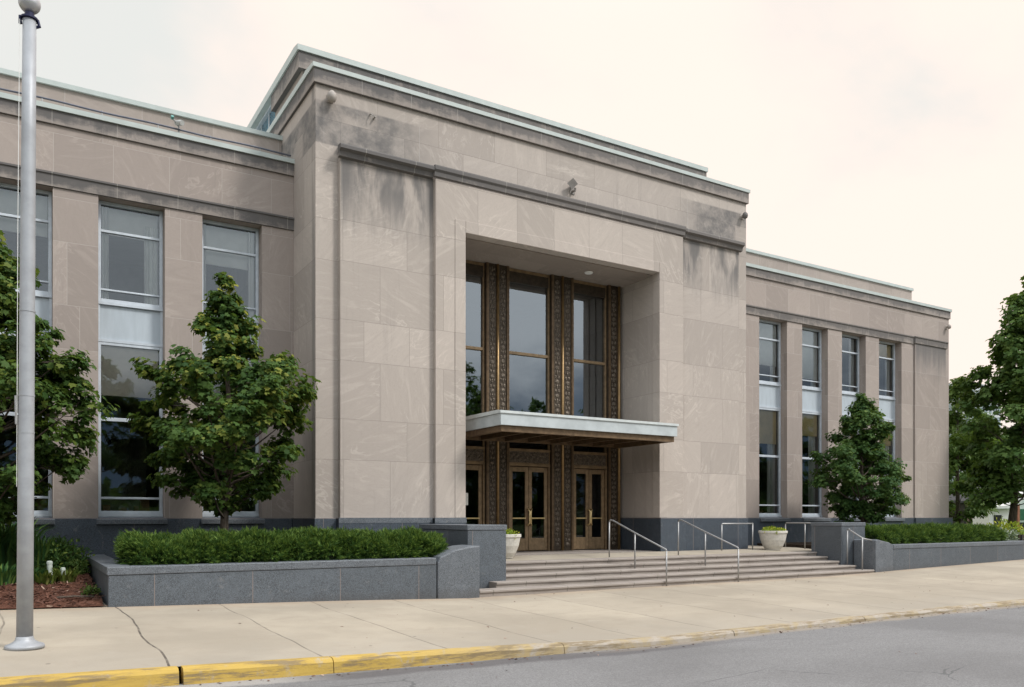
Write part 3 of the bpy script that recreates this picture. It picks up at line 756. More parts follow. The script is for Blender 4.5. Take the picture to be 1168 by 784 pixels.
# canopy
cx0, cx1, cy0, cy1 = 10.1, 15.85, 17.2, 19.9
b = MB(); b.box(cx0, cx1, cy0, cy1, 3.86, 4.20)
can = MB().box(cx0 + .05, cx1 - .05, cy0 + .06, cy1 + .08, 3.98, 4.16).build('canopy', BRONZE_DARK, B)
b = MB(); b.box(cx0, cx1, cy0, cy0 + .05, 3.91, 4.20).box(cx0, cx0 + .05, cy0 + .05, cy1, 3.91, 4.20).box(cx1 - .05, cx1, cy0 + .05, cy1, 3.91, 4.20)
b.build('fascia', plain('canopy_grey_metal', (.43, .465, .47), .5, 0, .10, 3), can, bevel=.008)
MB().prism([(cy0 - .03, 4.20), (cy0 - .03, 4.265), (cy0 + .1, 4.285), (cy1, 4.30), (cy1, 4.20)], 'x', cx0 - .03, cx1 + .03).build('top_lip', plain('canopy_lip', (.52, .55, .54), .5, 0, .08, 5), can)
b = MB(); b.box(cx0 + .06, cx1 - .06, cy0 + .07, cy0 + .17, 3.76, 3.975).box(cx0 + .06, cx0 + .16, cy0 + .17, cy1, 3.76, 3.975).box(cx1 - .16, cx1 - .06, cy0 + .17, cy1, 3.76, 3.975).box(cx0 + .16, cx1 - .16, cy1 - .1, cy1, 3.78, 3.975)
b.build('under_frame', BRONZE_T, can)
for k in range(6):
    x = cx0 + .16 + (cx1 - cx0 - .32) * (k + 1) / 7
    MB().box(x - .045, x + .045, cy0 + .17, cy1 - .1, 3.79, 3.975).build('rib', BRONZE_T, can)

# small fittings on the building (things that are fixed to it)
n_ = tag(MB().box(10.52, 10.70, EY + .012, EY + .016, 1.98, 2.32).build('paper_notice', PAPER), 'white paper notice taped to the glass of the left entrance door', 'notice')
def flood(name, c, label, mat, r=.16):
    t = thing(name, c, label, 'lamp'); x, y, z = c
    MB().lathe(x, y - .14, [(r * .2, z - r * 1.2), (r * .75, z - r * .9), (r, z - r * .1), (r * .85, z + r * .6), (r * .35, z + r * 1.15)], 18).build('housing', mat, t, smooth=True)
    MB().tube([(x, y, z), (x, y - .1, z)], .05, 10).box(x - .08, x + .08, y - .015, y, z - .08, z + .08).build('bracket', LAMP_B, t)
flood('wall_lamp', (6.22, M, 11.38), 'pale egg-shaped lamp under the cornice at the left corner of the entrance block', LAMP_B, .115)
flood('wall_lamp', (19.74, M, 11.22), 'small dark lamp under the cornice at the right corner of the entrance block', plain('lamp_dark', (.15, .135, .125), .7), .09)
flood('wall_lamp', (33.9, W, 9.75), 'tiny grey lamp high on the far right end of the building', LAMP_B, .08)
t = thing('loudspeaker', (13.1, M, 10.80), 'weathered grey horn loudspeaker high above the entrance opening', 'loudspeaker')
GREYW = plain('weathered_grey', (.30, .275, .25), .8)
b = MB(); b.tube([(13.1, M, 10.82), (13.08, M - .10, 10.80), (12.98, M - .22, 10.77)], [.03, .07, .15], 4); b.build('horn', GREYW, t)
MB().tube([(13.12, M, 10.66), (13.12, M - .14, 10.62), (13.12, M - .16, 10.70)], .03, 8).box(13.04, 13.2, M - .02, M, 10.58, 10.9).build('bracket', GREYW, t)
t = thing('wall_hook', (7.25, M, 11.22), 'tiny bent metal hook on the wall below the cornice', 'hook')
MB().tube([(7.2, M, 11.27), (7.2, M - .1, 11.25), (7.24, M - .14, 11.19)], .014, 6).tube([(7.3, M, 11.2), (7.3, M - .12, 11.2)], .02, 6).build('arm', GREYW, t)
t = thing('security_camera', (3.2, W, 10.6), 'small white security camera on the left wing roof edge', 'camera')
MB().tube([(3.2, W, 10.55), (3.2, W, 10.70), (3.08, W - .06, 10.82)], .02, 8).build('bracket', STEEL, t)
MB().tube([(3.16, W + .05, 10.80), (3.2, W - .10, 10.755), (3.24, W - .2, 10.725)], [.055, .065, .06], 12).build('housing', plain('camera_grey', (.42, .42, .40), .5), t)
MB().tube([(3.05, W - .03, 10.84), (3.05, W - .09, 10.88)], .035, 10).build('sensor', plain('teal_plastic', (.12, .3, .27), .5), t)
t = thing('roof_cable', (0, W - .06, 10.7), 'dark cable run on clips along the left wing roof edge', 'cable')
pts = [(x, W - .03, 10.625 + .01 * math.sin(x * 2.9)) for x in np.arange(-8.2, 5.83, .35)]
MB().tube(pts, .022, 8).build('cable', plain('grey_conduit', (.11, .115, .14), .4, .5), t)
b = MB()
for x in np.arange(-7.6, 5.8, 1.15): b.tube([(x, W - .03, 10.53), (x, W - .03, 10.65)], .016, 6)
b.build('clip', STEEL, t)

# ------------------------------------------------------------------ steps, walls, planters
RIS, TR, SY = .118, .40, PY + .0
S = thing('entrance_steps', (14.8, SY, 0), 'wide flight of five worn stone steps up to the entrance landing', 'steps')
ends = [(8.22, 21.33), (8.86, 21.05), (9.32, 20.83), (9.32, 20.83), (9.32, 20.83)]
rg = random.Random(11)
for i, (x0, x1) in enumerate(ends):
    y0 = SY + TR * i; z1 = RIS * (i + 1)
    b = MB(); z0 = z1 - RIS - .12 + .1; yb = y0 + TR + .05 if i < 4 else y0 + .5
    nx = 24; prof_n = 6
    bb = len(b.v)
    for k in range(nx + 1):
        x = x0 + (x1 - x0) * k / nx; j = rg.uniform(-.006, .006) * (0 if k in (0, nx) else 1); jz = rg.uniform(-.003, .003)
        b.v += [(x, yb, z0), (x, y0 + .03, z0), (x, y0 + .03, z1 - .055), (x, y0 + j, z1 - .045), (x, y0 + j, z1 - .012 + jz), (x, y0 + .014 + j, z1 + jz), (x, yb, z1)]
    for k in range(nx):
        for q in range(7):
            q2 = (q + 1) % 7; b.f.append((bb + k * 7 + q, bb + k * 7 + q2, bb + (k + 1) * 7 + q2, bb + (k + 1) * 7 + q))
    b.f.append(tuple(bb + q for q in range(7))); b.f.append(tuple(bb + nx * 7 + q for q in range(7))[::-1])
    b.build('step', STEP, S)
# landing, sloping up a little to the doors
b = MB(); LZ = RIS * 5
def land(y): return LZ + (FL - LZ + .0) * min(1, max(0, (y - 16.9) / 1.4))
ys = [16.94, 17.3, 17.7, 18.1, 18.5, 20.4]
for (x0, x1, yy) in ((9.32, OX1 + 2.5 - 1.5, ys), (OX1 + 1.0, 21.95, ys[:5] + [20.1])):
    q = MB(); q.prism([(yy[0], -.1)] + [(y, land(y)) for y in yy] + [(yy[-1], -.1)], 'x', x0, x1); b.v, b.f = b.v + q.v, b.f + [tuple(i + len(b.v) for i in f) for f in q.f]
# (the landing runs under the building front; trim it to the open area)
b = MB()
b.prism([(16.94, -.1)] + [(y, land(y)) for y in (16.94, 17.4, 17.8, 18.1)] + [(18.1, -.1)], 'x', 9.31, 21.9)
b.prism([(18.1, -.1), (18.1, land(18.1)), (20.12, FL), (20.12, -.1)], 'x', 19.98, 21.9)
b.build('landing', PAVE, S)

# left pier wall and planter
t = thing('stair_wall', (8.8, 16.8, 0), 'grey granite pier wall at the left end of the steps', 'wall')
MB().box(8.33, 9.30, 15.60, 18.08, -.1, 1.36).build('wall', GRANITE, t, bevel=.012)
MB().box(8.315, 9.315, 15.585, 18.09, 1.363, 1.48).build('coping', GRANITE_CAP, t, bevel=.012)
t = thing('stair_wall', (21.4, 16.1, 0), 'grey granite pier wall at the right end of the steps', 'wall')
MB().box(20.85, 21.95, 15.60, 16.68, -.1, 1.38).build('wall', GRANITE, t, bevel=.012)
MB().box(20.835, 21.965, 15.585, 16.695, 1.383, 1.49).build('coping', GRANITE_CAP, t, bevel=.012)

PT = .83
t = thing('granite_planter', (4.7, 16, 0), 'long grey granite planter holding the hedge left of the steps', 'planter')
b = MB(); b.box(1.27, 7.22, PY, PY + .32, -.2, PT - .14).box(1.27, 1.6, PY + .32, 20.1, -.2, PT - .14).box(7.6, 8.30, PY + .32, 15.9, -.2, PT - .2)
b.build('wall', GRANITE, t, bevel=.012)
b = MB(); b.box(1.25, 7.21, PY - .015, PY + .36, PT - .137, PT).box(1.25, 1.64, PY + .363, 20.1, PT - .137, PT - .002)
b.build('coping', GRANITE_CAP, t, bevel=.014)
b = MB(); prof = [(7.24, -.15), (7.24, .74), (7.30, .845), (7.62, .98), (7.95, 1.045), (8.21, 1.06), (8.21, -.15)]
b.prism(prof, 'y', PY - .02, PY + .74)
b.build('cheek', GRANITE_CAP, t, bevel=.03)
MB().box(1.6, 8.3, PY + .36, 20.1, .45, .70).build('soil', SOIL, t)

t = thing('granite_planter', (26.5, 16, 0), 'long grey granite planter holding the hedge right of the steps', 'planter')
b = MB(); b.box(22.2, 30.1, PY, PY + .35, -.2, PT - .13).box(29.8, 30.1, PY + .35, 17.2, -.2, PT - .13)
b.build('wall', GRANITE, t, bevel=.012)
b = MB(); b.box(22.21, 30.12, PY - .015, PY + .38, PT - .127, PT).box(29.75, 30.12, PY + .383, 17.2, PT - .127, PT - .002); b.build('coping', GRANITE_CAP, t, bevel=.014)
b = MB(); b.prism([(21.36, -.15), (21.36, .97), (21.42, 1.0), (22.0, .90), (22.19, .82), (22.19, -.15)], 'y', PY - .02, PY + .72)
b.build('cheek', GRANITE_CAP, t, bevel=.02)
MB().box(22.2, 29.75, PY + .38, 20.05, .3, .735).build('soil', SOIL, t)

# rails
def rail(name, paths, posts, label, r=.0205, loc=(0, 0, 0), group=None):
    t = thing(name, loc, label, 'handrail', group)
    for p in paths: MB().tube(p, r, 10).build('rail', STEEL, t, smooth=True)
    for p in posts: MB().tube(p, r * .95, 10).build('post', STEEL, t, smooth=True)
def stair_rail(X, label):
    yb, ym, yt = PY - .04, 15.98, 17.02
    zb = walk_z(X, yb); zt = LZ
    tb = zb + .87; tt = zt + .97
    zm = tb + (tt - tb) * (ym - yb) / (yt - .12 - yb)
    path = [(X, yb, tb - .03), (X, yb + .02, tb + .005), (X, ym, zm), (X, yt - .16, tt), (X, yt - .05, tt + .015), (X, yt, tt - .03)]
    rail('stair_handrail', [path], [[(X, yb, zb), (X, yb, tb - .03)], [(X, ym, RIS * 3), (X, ym, zm)], [(X, yt, zt), (X, yt, tt - .03)]], label, loc=(X, yb, zb), group='steel handrails on the entrance steps')
stair_rail(13.30, 'steel handrail on the steps in front of the right-hand doors, nearer the left pier')
stair_rail(15.72, 'steel handrail on the steps in front of the dark granite right of the doors')
X = 20.98
rail('stair_handrail', [[(X, 15.5, 1.27), (X, 15.46, 1.295), (X, 15.0, 1.04), (X + .05, 14.96, 1.02), (X + .38, 14.96, .97)]],
     [[(X, 15.5, RIS * 2), (X, 15.5, 1.27)], [(X, 15.0, RIS), (X, 15.0, 1.04)]], 'short steel handrail beside the right granite pier', loc=(X, 15, .1), group='steel handrails on the entrance steps')
rail('guard_rail', [[(18.25, 17.86, 1.42), (18.28, 17.86, 1.45), (19.6, 17.86, 1.45)]], [[(18.25, 17.86, land(17.86)), (18.25, 17.86, 1.42)], [(19.58, 17.86, land(17.86)), (19.58, 17.86, 1.44)]],
     'low steel guard rail on the landing against the dark granite base', loc=(18.9, 17.86, .6))
rail('guard_rail', [[(21.72, 18.4, 1.42), (21.72, 18.36, 1.46), (21.72, 16.7, 1.46)]], [[(21.72, 18.4, land(18.4) if True else 0), (21.72, 18.4, 1.42)], [(21.72, 17.62, land(17.62)), (21.72, 17.62, 1.45)]],
     'steel guard rail with two posts behind the right granite pier', loc=(21.72, 17.6, .6))

# bowls with flowers
def bowl(x, y, z, r, hh, label):
    t = thing('bowl_planter', (x, y, z), label, 'planter', 'concrete bowl planters on the landing')
    MB().lathe(x, y, [(r * .52, z), (r * .55, z + .03), (r * .70, z + hh * .22), (r * .86, z + hh * .52), (r * .95, z + hh * .86), (r * 1.0, z + hh * .88), (r * 1.0, z + hh * .985), (r * .985, z + hh), (r * .88, z + hh), (r * .86, z + hh * .8)], 40).build('bowl', CONC, t, smooth=False)
    MB().lathe(x, y, [(r * .87, z + hh * .80), (r * .87, z + hh * .86)], 24).build('soil', SOIL, t)
bowl(20.2, 17.6, land(17.6), .44, .60, 'round concrete bowl planter right of the entrance beside the granite pier')
bowl(10.42, 17.6, land(17.6), .44, .60, 'concrete bowl planter half hidden behind the left granite pier')

# ------------------------------------------------------------------ flagpole
fx, fy = .07, 11.02; fz = walk_z(fx, fy)
t = thing('flagpole', (fx, fy, fz), 'tall brushed aluminium flagpole with a ball finial standing on the pavement', 'flagpole')
top = 7.42; lean = .05
def fp(z): return (fx + lean * (z - fz) / top, fy, z)
zs = [fz + .03, 1.9, 3.3, 4.7, 6.1, top]; rs = [.086, .083, .080, .078, .074, .070]
MB().tube([fp(z) for z in zs], rs, 28).build('shaft', POLE, t, smooth=True)
for z in (2.62, 4.03, 3.05): MB().tube([fp(z), fp(z + .02)], .0845, 28).build('collar', POLE, t)
MB().lathe(fx, fy, [(.205, fz), (.205, fz + .03), (.195, fz + .045), (.15, fz + .062), (.112, fz + .085), (.094, fz + .11), (.088, fz + .14)], 36).build('base_flange', POLE, t, smooth=True)
tx = fp(top)[0]
MB().lathe(tx, fy, [(.05, top), (.09, top + .01), (.09, top + .03), (.05, top + .05), (.05, top + .09)], 20).tube([(tx - .09, fy, top - .06), (tx - .095, fy, top + .02), (tx, fy, top + .045), (tx + .085, fy, top + .02), (tx + .1, fy, top - .04), (tx + .06, fy, top - .06)], .02, 8).build('truck', NAVY, t)
MB().lathe(tx, fy, [(.115 * math.sin(math.pi * k / 14) + .001, top + .2 - .115 * math.cos(math.pi * k / 14)) for k in range(15)], 28).build('ball_finial', plain('finial_metal', (.42, .42, .43), .35, .4, .05), t, smooth=True)
MB().tube([(tx - .098, fy - .02, top - .02), (fp(5)[0] - .1, fy - .02, 5.0), (fp(2.2)[0] - .092, fy - .02, 2.0)], .004, 6).build('halyard', WHITE, t)
MB().tube([(fp(3.05)[0] - .105, fy - .02, 2.72), (fp(3.05)[0] - .11, fy - .02, 3.05)], .012, 6).build('cleat', STEEL, t)

# ------------------------------------------------------------------ foliage
def leaf_mesh(name, P, D, N, S, shape, faces, tone, mat, parent):
    """P base points, D leaf direction, N leaf normal, S size ; shape rows (along, across, lift)"""
    n = len(P); k = len(shape)
    D = D / np.linalg.norm(D, axis=1, keepdims=True)
    X = np.cross(D, N); X /= (np.linalg.norm(X, axis=1, keepdims=True) + 1e-9); Nn = np.cross(X, D)
    sh = np.array(shape, float)
    V = P[:, None, :] + S[:, None, None] * (sh[None, :, 0:1] * D[:, None, :] + sh[None, :, 1:2] * X[:, None, :] + sh[None, :, 2:3] * Nn[:, None, :])
    V = V.reshape(-1, 3)
    off = np.array(ROOTLOC[parent.name]) if parent is not None else np.zeros(3)
    V = V - off
    loops = []; starts = []; totals = []; pos = 0
    fl = [len(f) for f in faces]
    one = np.concatenate([np.array(f) for f in faces])
    L = (one[None, :] + (np.arange(n) * k)[:, None]).reshape(-1)
    tot = np.tile(np.array(fl), n); st = np.concatenate([[0], np.cumsum(tot)[:-1]])
    me = bpy.data.meshes.new(name)
    me.vertices.add(len(V)); me.vertices.foreach_set('co', V.astype(np.float32).reshape(-1))
    me.loops.add(len(L)); me.loops.foreach_set('vertex_index', L.astype(np.int32))
    me.polygons.add(len(tot)); me.polygons.foreach_set('loop_start', st.astype(np.int32))
    try: me.polygons.foreach_set('loop_total', tot.astype(np.int32))
    except Exception: pass
    me.update(calc_edges=True); me.validate()
    at = me.attributes.new('tone', 'FLOAT_VECTOR', 'POINT')
    T = np.zeros((n, k, 3), np.float32); T[:, :, :2] = tone[:, None, :]
    at.data.foreach_set('vector', T.reshape(-1))
    me.materials.append(mat)
    o = bpy.data.objects.new(name, me); COL.objects.link(o)
    if parent is not None: o.parent = parent
    return o
MAPLE = [(0, 0, 0), (.18, .30, .05), (.10, .52, .02), (.45, .36, .08), (.62, .50, .02), (.70, .18, .06), (1.0, 0, -.06), (.70, -.18, .06), (.62, -.50, .02), (.45, -.36, .08), (.10, -.52, .02), (.18, -.30, .05)]
MAPLE_F = [(0, 1, 2), (0, 3, 4, 5), (0, 5, 6, 7), (0, 7, 8, 9), (0, 10, 11), (0, 2, 3), (0, 9, 10)]
OVAL = [(0, 0, 0), (.3, .24, .06), (.7, .2, .05), (1, 0, -.05), (.7, -.2, .05), (.3, -.24, .06)]
OVAL_F = [(0, 1, 2, 3), (0, 3, 4, 5)]
BLD = [(0, .03, 0), (0, -.03, 0), (.45, -.035, .10), (.45, .035, .10), (.8, -.02, .08), (.8, .02, .08), (1, 0, -.02)]
BLD_F = [(0, 1, 2, 3), (3, 2, 4, 5), (5, 4, 6)]
NEED = [(0, .09, 0), (0, -.09, 0), (1, -.03, 0), (1, .03, 0)]
NEED_F = [(0, 1, 2, 3)]

def interp(prof, z):
    zs = [p[0] for p in prof]; rs = [p[1] for p in prof]
    return float(np.interp(z, zs, rs))
def tree(name, x, y, z0, prof, label, seed, nclus, per, ls, mat, cr=.40, group=None, tr=.09, shape=(MAPLE, MAPLE_F), lean=(0, 0), tipf=.5, cat='tree', ecc=(1, 1)):
    """prof: (height above base, radius) of the crown outline"""
    rs = np.random.RandomState(seed); rg = random.Random(seed)
    t = thing(name, (x, y, z0), label, cat, group)
    h0, h1 = prof[0][0], prof[-1][0]
    b = MB(); pts = []; rad = []
    for i in range(9):
        f = i / 8; pts.append((x + lean[0] * f + .05 * math.sin(f * 7 + seed), y + lean[1] * f + .05 * math.cos(f * 5 + seed), z0 + f * h1 * .93)); rad.append(tr * (1 - f) ** .8 + .012)
    rad[0] = tr * 1.25
    b.tube(pts, rad, 10)
    def trunk_at(zr):
        f = min(1, max(0, zr / (h1 * .93))); i = min(7, int(f * 8)); u = f * 8 - i
        return np.array(pts[i]) * (1 - u) + np.array(pts[i + 1]) * u
    C = []
    nb = max(8, nclus // 6); rmax = max(p[1] for p in prof); gold = 2.39996; k = 0
    while len(C) < nclus:
        u = (k % nb + rg.random()) / nb; zr = h0 + (h1 - h0) * u; k += 1
        R0 = interp(prof, zr)
        if rg.random() > .30 + .7 * R0 / rmax: zr = h0 + (h1 - h0) * rg.uniform(.02, .6); R0 = interp(prof, zr)
        a = k * gold + rg.uniform(-.4, .4)
        rr = max(0, R0 * rg.uniform(.55, 1.04) - cr * .7) if rg.random() < .68 else R0 * rg.uniform(.0, .5)
        c0 = trunk_at(zr); tip = np.array((c0[0] + rr * math.cos(a) * ecc[0], c0[1] + rr * math.sin(a) * ecc[1], z0 + zr))
        bs = cr * rg.uniform(.8, 1.5) * (.35 + .65 * R0 / rmax)
        if rr > cr * .4:
            s_ = trunk_at(max(h0 * .8, zr - rr * .62)); mid = (s_ + tip) / 2 + np.array((0, 0, -.10 * rr)); r0 = .012 + .014 * rr
            b.tube([s_, mid, tip], [r0, r0 * .7, .006], 5, cap=False)
        for q in range(rg.randint(5, 8)):
            w_ = np.array((rg.gauss(0, 1), rg.gauss(0, 1), rg.gauss(0, .55))); w_ *= bs * rg.uniform(.3, 1.0) / (np.linalg.norm(w_) + 1e-6)
            c1 = tip + w_ + np.array((math.cos(a), math.sin(a), .25)) * bs * .3
            C.append(c1)
            b.tube([tip - np.array((math.cos(a), math.sin(a), 0)) * rr * .25, tip * .5 + c1 * .5, c1], [.009, .006, .003], 4, cap=False)
    for q in range(26):
        zr = h1 * (.60 + .40 * (q + rg.random()) / 26); a = q * gold; rr = interp(prof, zr) * rg.uniform(.2, .85)
        c0 = trunk_at(zr); C.append(np.array((c0[0] + rr * math.cos(a), c0[1] + rr * math.sin(a), z0 + zr)))
    C.append(trunk_at(h1 * .93) + np.array((0, 0, h1 * .05)))
    b.build('trunk', BARK, t, smooth=True, fix=False)
    C = np.array(C); n = len(C)
    idx = rs.randint(0, n, n * per)
    ctr = np.array((x, y, 0))
    dz = rs.normal(0, 1, (len(idx), 3)); dz /= np.linalg.norm(dz, axis=1, keepdims=True)
    rad_ = rs.rand(len(idx)) ** .45
    csz = cr * (.45 + .6 * rs.rand(n)); csz[-27:] = cr * np.linspace(.75, .42, 27)
    off = dz * (rad_ * csz[idx])[:, None] * np.array((1.0, 1.0, .62))
    P = C[idx] + off
    out = P - ctr; out[:, 2] = 0; ol = np.linalg.norm(out, axis=1, keepdims=True); out = out / (ol + .2)
    N = np.array((0, 0, 1.0)) * .8 + out * .55 + dz * .5 + rs.normal(0, .38, P.shape)
    N /= np.linalg.norm(N, axis=1, keepdims=True)
    D = out * .7 + np.array((0, 0, -.35)) + rs.normal(0, .6, P.shape)
    D -= N * (D * N).sum(1, keepdims=True)
    S = ls * (.5 + .9 * rs.rand(len(P)) ** 1.5)
    rel = (P[:, 2] - z0 - h0) / (h1 - h0)
    ctone = rs.rand(n)
    tone0 = np.clip(.12 + .5 * rs.rand(len(P)) + .35 * (ctone[idx] - .4), 0, 1)
    tipm = np.clip((rad_ - .55) * 1.8, 0, 1) * (rs.rand(len(P)) < .45) * np.clip(.15 + rel, 0, 1) * tipf * (ctone[idx] > .35)
    leaf_mesh('crown', P, D, N, S, shape[0], shape[1], np.stack([tone0, tipm], 1).astype(np.float32), mat, t)
    return t
MP1 = [(1.15, .5), (1.4, 1.2), (1.75, 1.85), (2.3, 2.0), (2.8, 2.15), (3.3, 2.3), (3.86, 2.0), (4.4, 1.15), (4.96, .6), (5.5, .28), (5.95, .10)]
tree('maple_tree', 3.72, 17.6, .70, MP1, 'young maple with yellow-tipped leaves in the left planter, between two windows', 4, 460, 54, .112, LEAF, .31, 'young street trees against the building', .08, tipf=.95)
MP0 = [(1.2, .8), (1.6, 1.35), (2.6, 1.6), (3.6, 1.6), (4.6, 1.4), (5.5, .9), (6.1, .5), (6.5, .15)]
tree('maple_tree', -.45, 17.4, .42, MP0, 'dark green maple at the left edge behind the flagpole', 9, 440, 54, .112, LEAF, .32, 'young street trees against the building', .085, tipf=.5)
MP2 = [(.85, 1.0), (1.3, 1.5), (2.1, 1.75), (2.9, 1.62), (3.5, 1.15), (4.1, .75), (4.7, .45), (5.1, .2)]
tree('maple_tree', 24.6, 17.6, .73, MP2, 'young dark green tree in the right planter in front of the right wing', 21, 430, 54, .10, LEAF_D, .32, 'young street trees against the building', .075, tipf=.45)

BIG = [(1.7, 1.4), (2.6, 2.7), (4.2, 3.1), (5.8, 2.7), (7.4, 2.2), (9.0, 1.7), (10.4, 1.1), (11.8, .3)]
tree('shade_tree', 37.0, 19.2, .75, BIG, 'large spreading tree with open crown at the right edge beyond the building', 33, 420, 62, .185, LEAF_M, .58, 'trees beyond the right end of the building', .15, tipf=.6, lean=(1.0, -.55))
MID = [(.6, 1.0), (1.5, 1.9), (3.5, 2.2), (5.5, 1.8), (7.2, 1.2), (8.4, .5), (8.8, .1)]
tree('shade_tree', 46.5, 27.0, .85, MID, 'slender light green tree right behind the building corner', 41, 200, 50, .24, LEAF_L, .5, 'trees beyond the right end of the building', .12, (OVAL, OVAL_F), tipf=.3)
def bg(u, dist):                # a spot far to the right, u in photo pixels, dist along the view
    r = (u - 584) / 931 * dist; yw = math.atan2(564, 931)
    return dist * math.sin(yw) + r * math.cos(yw), dist * math.cos(yw) - r * math.sin(yw)
MID2 = [(2.6, 1.8), (3.4, 3.2), (5.5, 3.9), (8.0, 3.2), (10.0, 1.8), (11.3, .4)]
tree('shade_tree', *bg(1122, 82), .7, MID2, 'mid green rounded tree above the dark shed', 47, 190, 50, .34, LEAF_M, .8, 'trees beyond the right end of the building', .16, (OVAL, OVAL_F), tipf=.3)
FARP = [(.6, 2), (2.5, 3.8), (6, 4.3), (8.5, 3.4), (10.5, 1.8), (11.5, .4)]
tree('shade_tree', *bg(1096, 105), .7, FARP, 'dark broad tree standing left behind the dark shed', 53, 150, 45, .5, LEAF_D, 1.0, 'trees beyond the right end of the building', .2, (OVAL, OVAL_F), tipf=.2)
tree('shade_tree', *bg(1150, 105), .7, FARP, 'dark broad tree standing behind the white kiosk at the frame edge', 54, 150, 45, .5, LEAF_D, 1.0, 'trees beyond the right end of the building', .2, (OVAL, OVAL_F), tipf=.2)
# trees over the road: seen only as silhouettes in the entrance glass and the windows
rg = random.Random(2)
for i, xx in enumerate((4, 11, 17, 23, 28, 33, 38.5, 43, 49, 55, 62, 70, 79, 90)):
    s_ = rg.uniform(1.35, 1.62) if 30 < xx < 50 else rg.uniform(1.1, 1.45)
    pr = [(a * s_, r_ * s_) for a, r_ in [(.8, 1.8), (2, 3.2), (4, 3.8), (6, 3.6), (8, 2.4), (9.4, .8)]]
    tree('roadside_tree', xx + rg.uniform(-1, 1), -24 + rg.uniform(-4, 3), .0, pr, 'bushy tree across the road, showing as a dark reflection in the glass', 60 + i, 150, 34, .5, LEAF_D, 1.0, 'trees across the road', .2, (OVAL, OVAL_F), tipf=.1)

# hedges of clipped yew
def hedge(x0, x1, y0, y1, zb, zt, label, seed, n):
    rs = np.random.RandomState(seed)
    t = thing('yew_hedge', ((x0 + x1) / 2, (y0 + y1) / 2, zb), label, 'hedge')
    L = x1 - x0; Wd = (y1 - y0) / 2; cy = (y0 + y1) / 2; H = zt - zb
    def outline(s):                       # bushy height along the row
        return .92 + .06 * np.sin(s * 2.3 + seed) * np.sin(s * .9 + 1) + .04 * np.sin(s * 6.1)
    b = MB(); ns = int(L / .25)
    for i in range(ns + 1):
        s_ = L * i / ns; e = min(1, .35 + min(s_, L - s_) / .5); hh = H * float(outline(s_)) * .78 * (e * .3 + .7)
        for k in range(9):
            a = math.pi * k / 8; b.v.append((x0 + s_, cy - Wd * .8 * e * math.cos(a), zb + hh * math.sin(a) ** .55))
    for i in range(ns):
        for k in range(8): b.f.append((i * 9 + k, i * 9 + k + 1, (i + 1) * 9 + k + 1, (i + 1) * 9 + k))
    b.f.append(tuple(range(9))); b.f.append(tuple(ns * 9 + k for k in range(9))[::-1])
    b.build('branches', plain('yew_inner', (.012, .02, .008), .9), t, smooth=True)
    s_ = rs.rand(n) * L; a = np.arccos(np.clip(rs.uniform(-.98, .9, n), -1, 1)); a = np.where(rs.rand(n) < .5, a, rs.rand(n) * math.pi * .62)
    e = np.clip(.35 + np.minimum(s_, L - s_) / .45, 0, 1)
    lump = 1 + .09 * np.sin(s_ * 8.1 + a * 4) * np.sin(s_ * 3.3 - a * 3) + .07 * np.sin(s_ * 15.7 + 2 * np.sin(a * 9)) * np.sin(a * 11 + s_ * 3) + rs.normal(0, .03, n)
    hh = H * outline(s_) * (e * .3 + .7); inner = .78 + .22 * rs.rand(n) ** .6
    ca, sa = np.cos(a), np.sin(a)
    base = np.stack([x0 + s_, cy - Wd * e * ca * lump * inner, zb + .03 + hh * sa ** .6 * lump * inner * .96], 1)
    ends = np.where(s_ < .4, -1, np.where(s_ > L - .4, 1, 0))
    up = np.stack([rs.normal(0, .6, n) + ends * .6, -ca * .9 + rs.normal(0, .5, n), sa * .7 + .2 + rs.normal(0, .45, n)], 1)
    up /= np.linalg.norm(up, axis=1, keepdims=True)
    ln = .05 + .08 * rs.rand(n)
    P = []; D = []; N = []; S = []; T = []
    m = 9
    side = np.cross(up, rs.normal(0, 1, (n, 3))); side /= np.linalg.norm(side, axis=1, keepdims=True); oth = np.cross(up, side)
    tone = rs.rand(n)
    for k in range(m):
        f = k / (m - 1); ang = k * 2.4
        rdir = side * math.cos(ang) + oth * math.sin(ang)
        P.append(base + up * (ln * f)[:, None]); d = up * (.55 + .6 * f) + rdir * (.9 - .75 * f); D.append(d); N.append(np.cross(d, rdir + .3 * rs.normal(0, 1, (n, 3))))
        S.append(.045 + .035 * rs.rand(n)); T.append(np.stack([np.clip(.15 + .5 * tone + .3 * f * inner, 0, 1), np.clip((f - .45) * 1.3, 0, 1) * (tone > .4) * (inner > .86) * .8], 1))
    leaf_mesh('needles', np.concatenate(P), np.concatenate(D), np.concatenate(N), np.concatenate(S) * 1.15, NEED, NEED_F, np.concatenate(T).astype(np.float32), YEW, t)
hedge(1.58, 7.82, 15.15, 17.1, .66, 1.30, 'dense clipped yew hedge in the left granite planter', 3, 17000)
hedge(21.98, 29.5, 15.25, 17.0, .72, 1.31, 'dense clipped yew hedge in the right granite planter', 8, 12000)

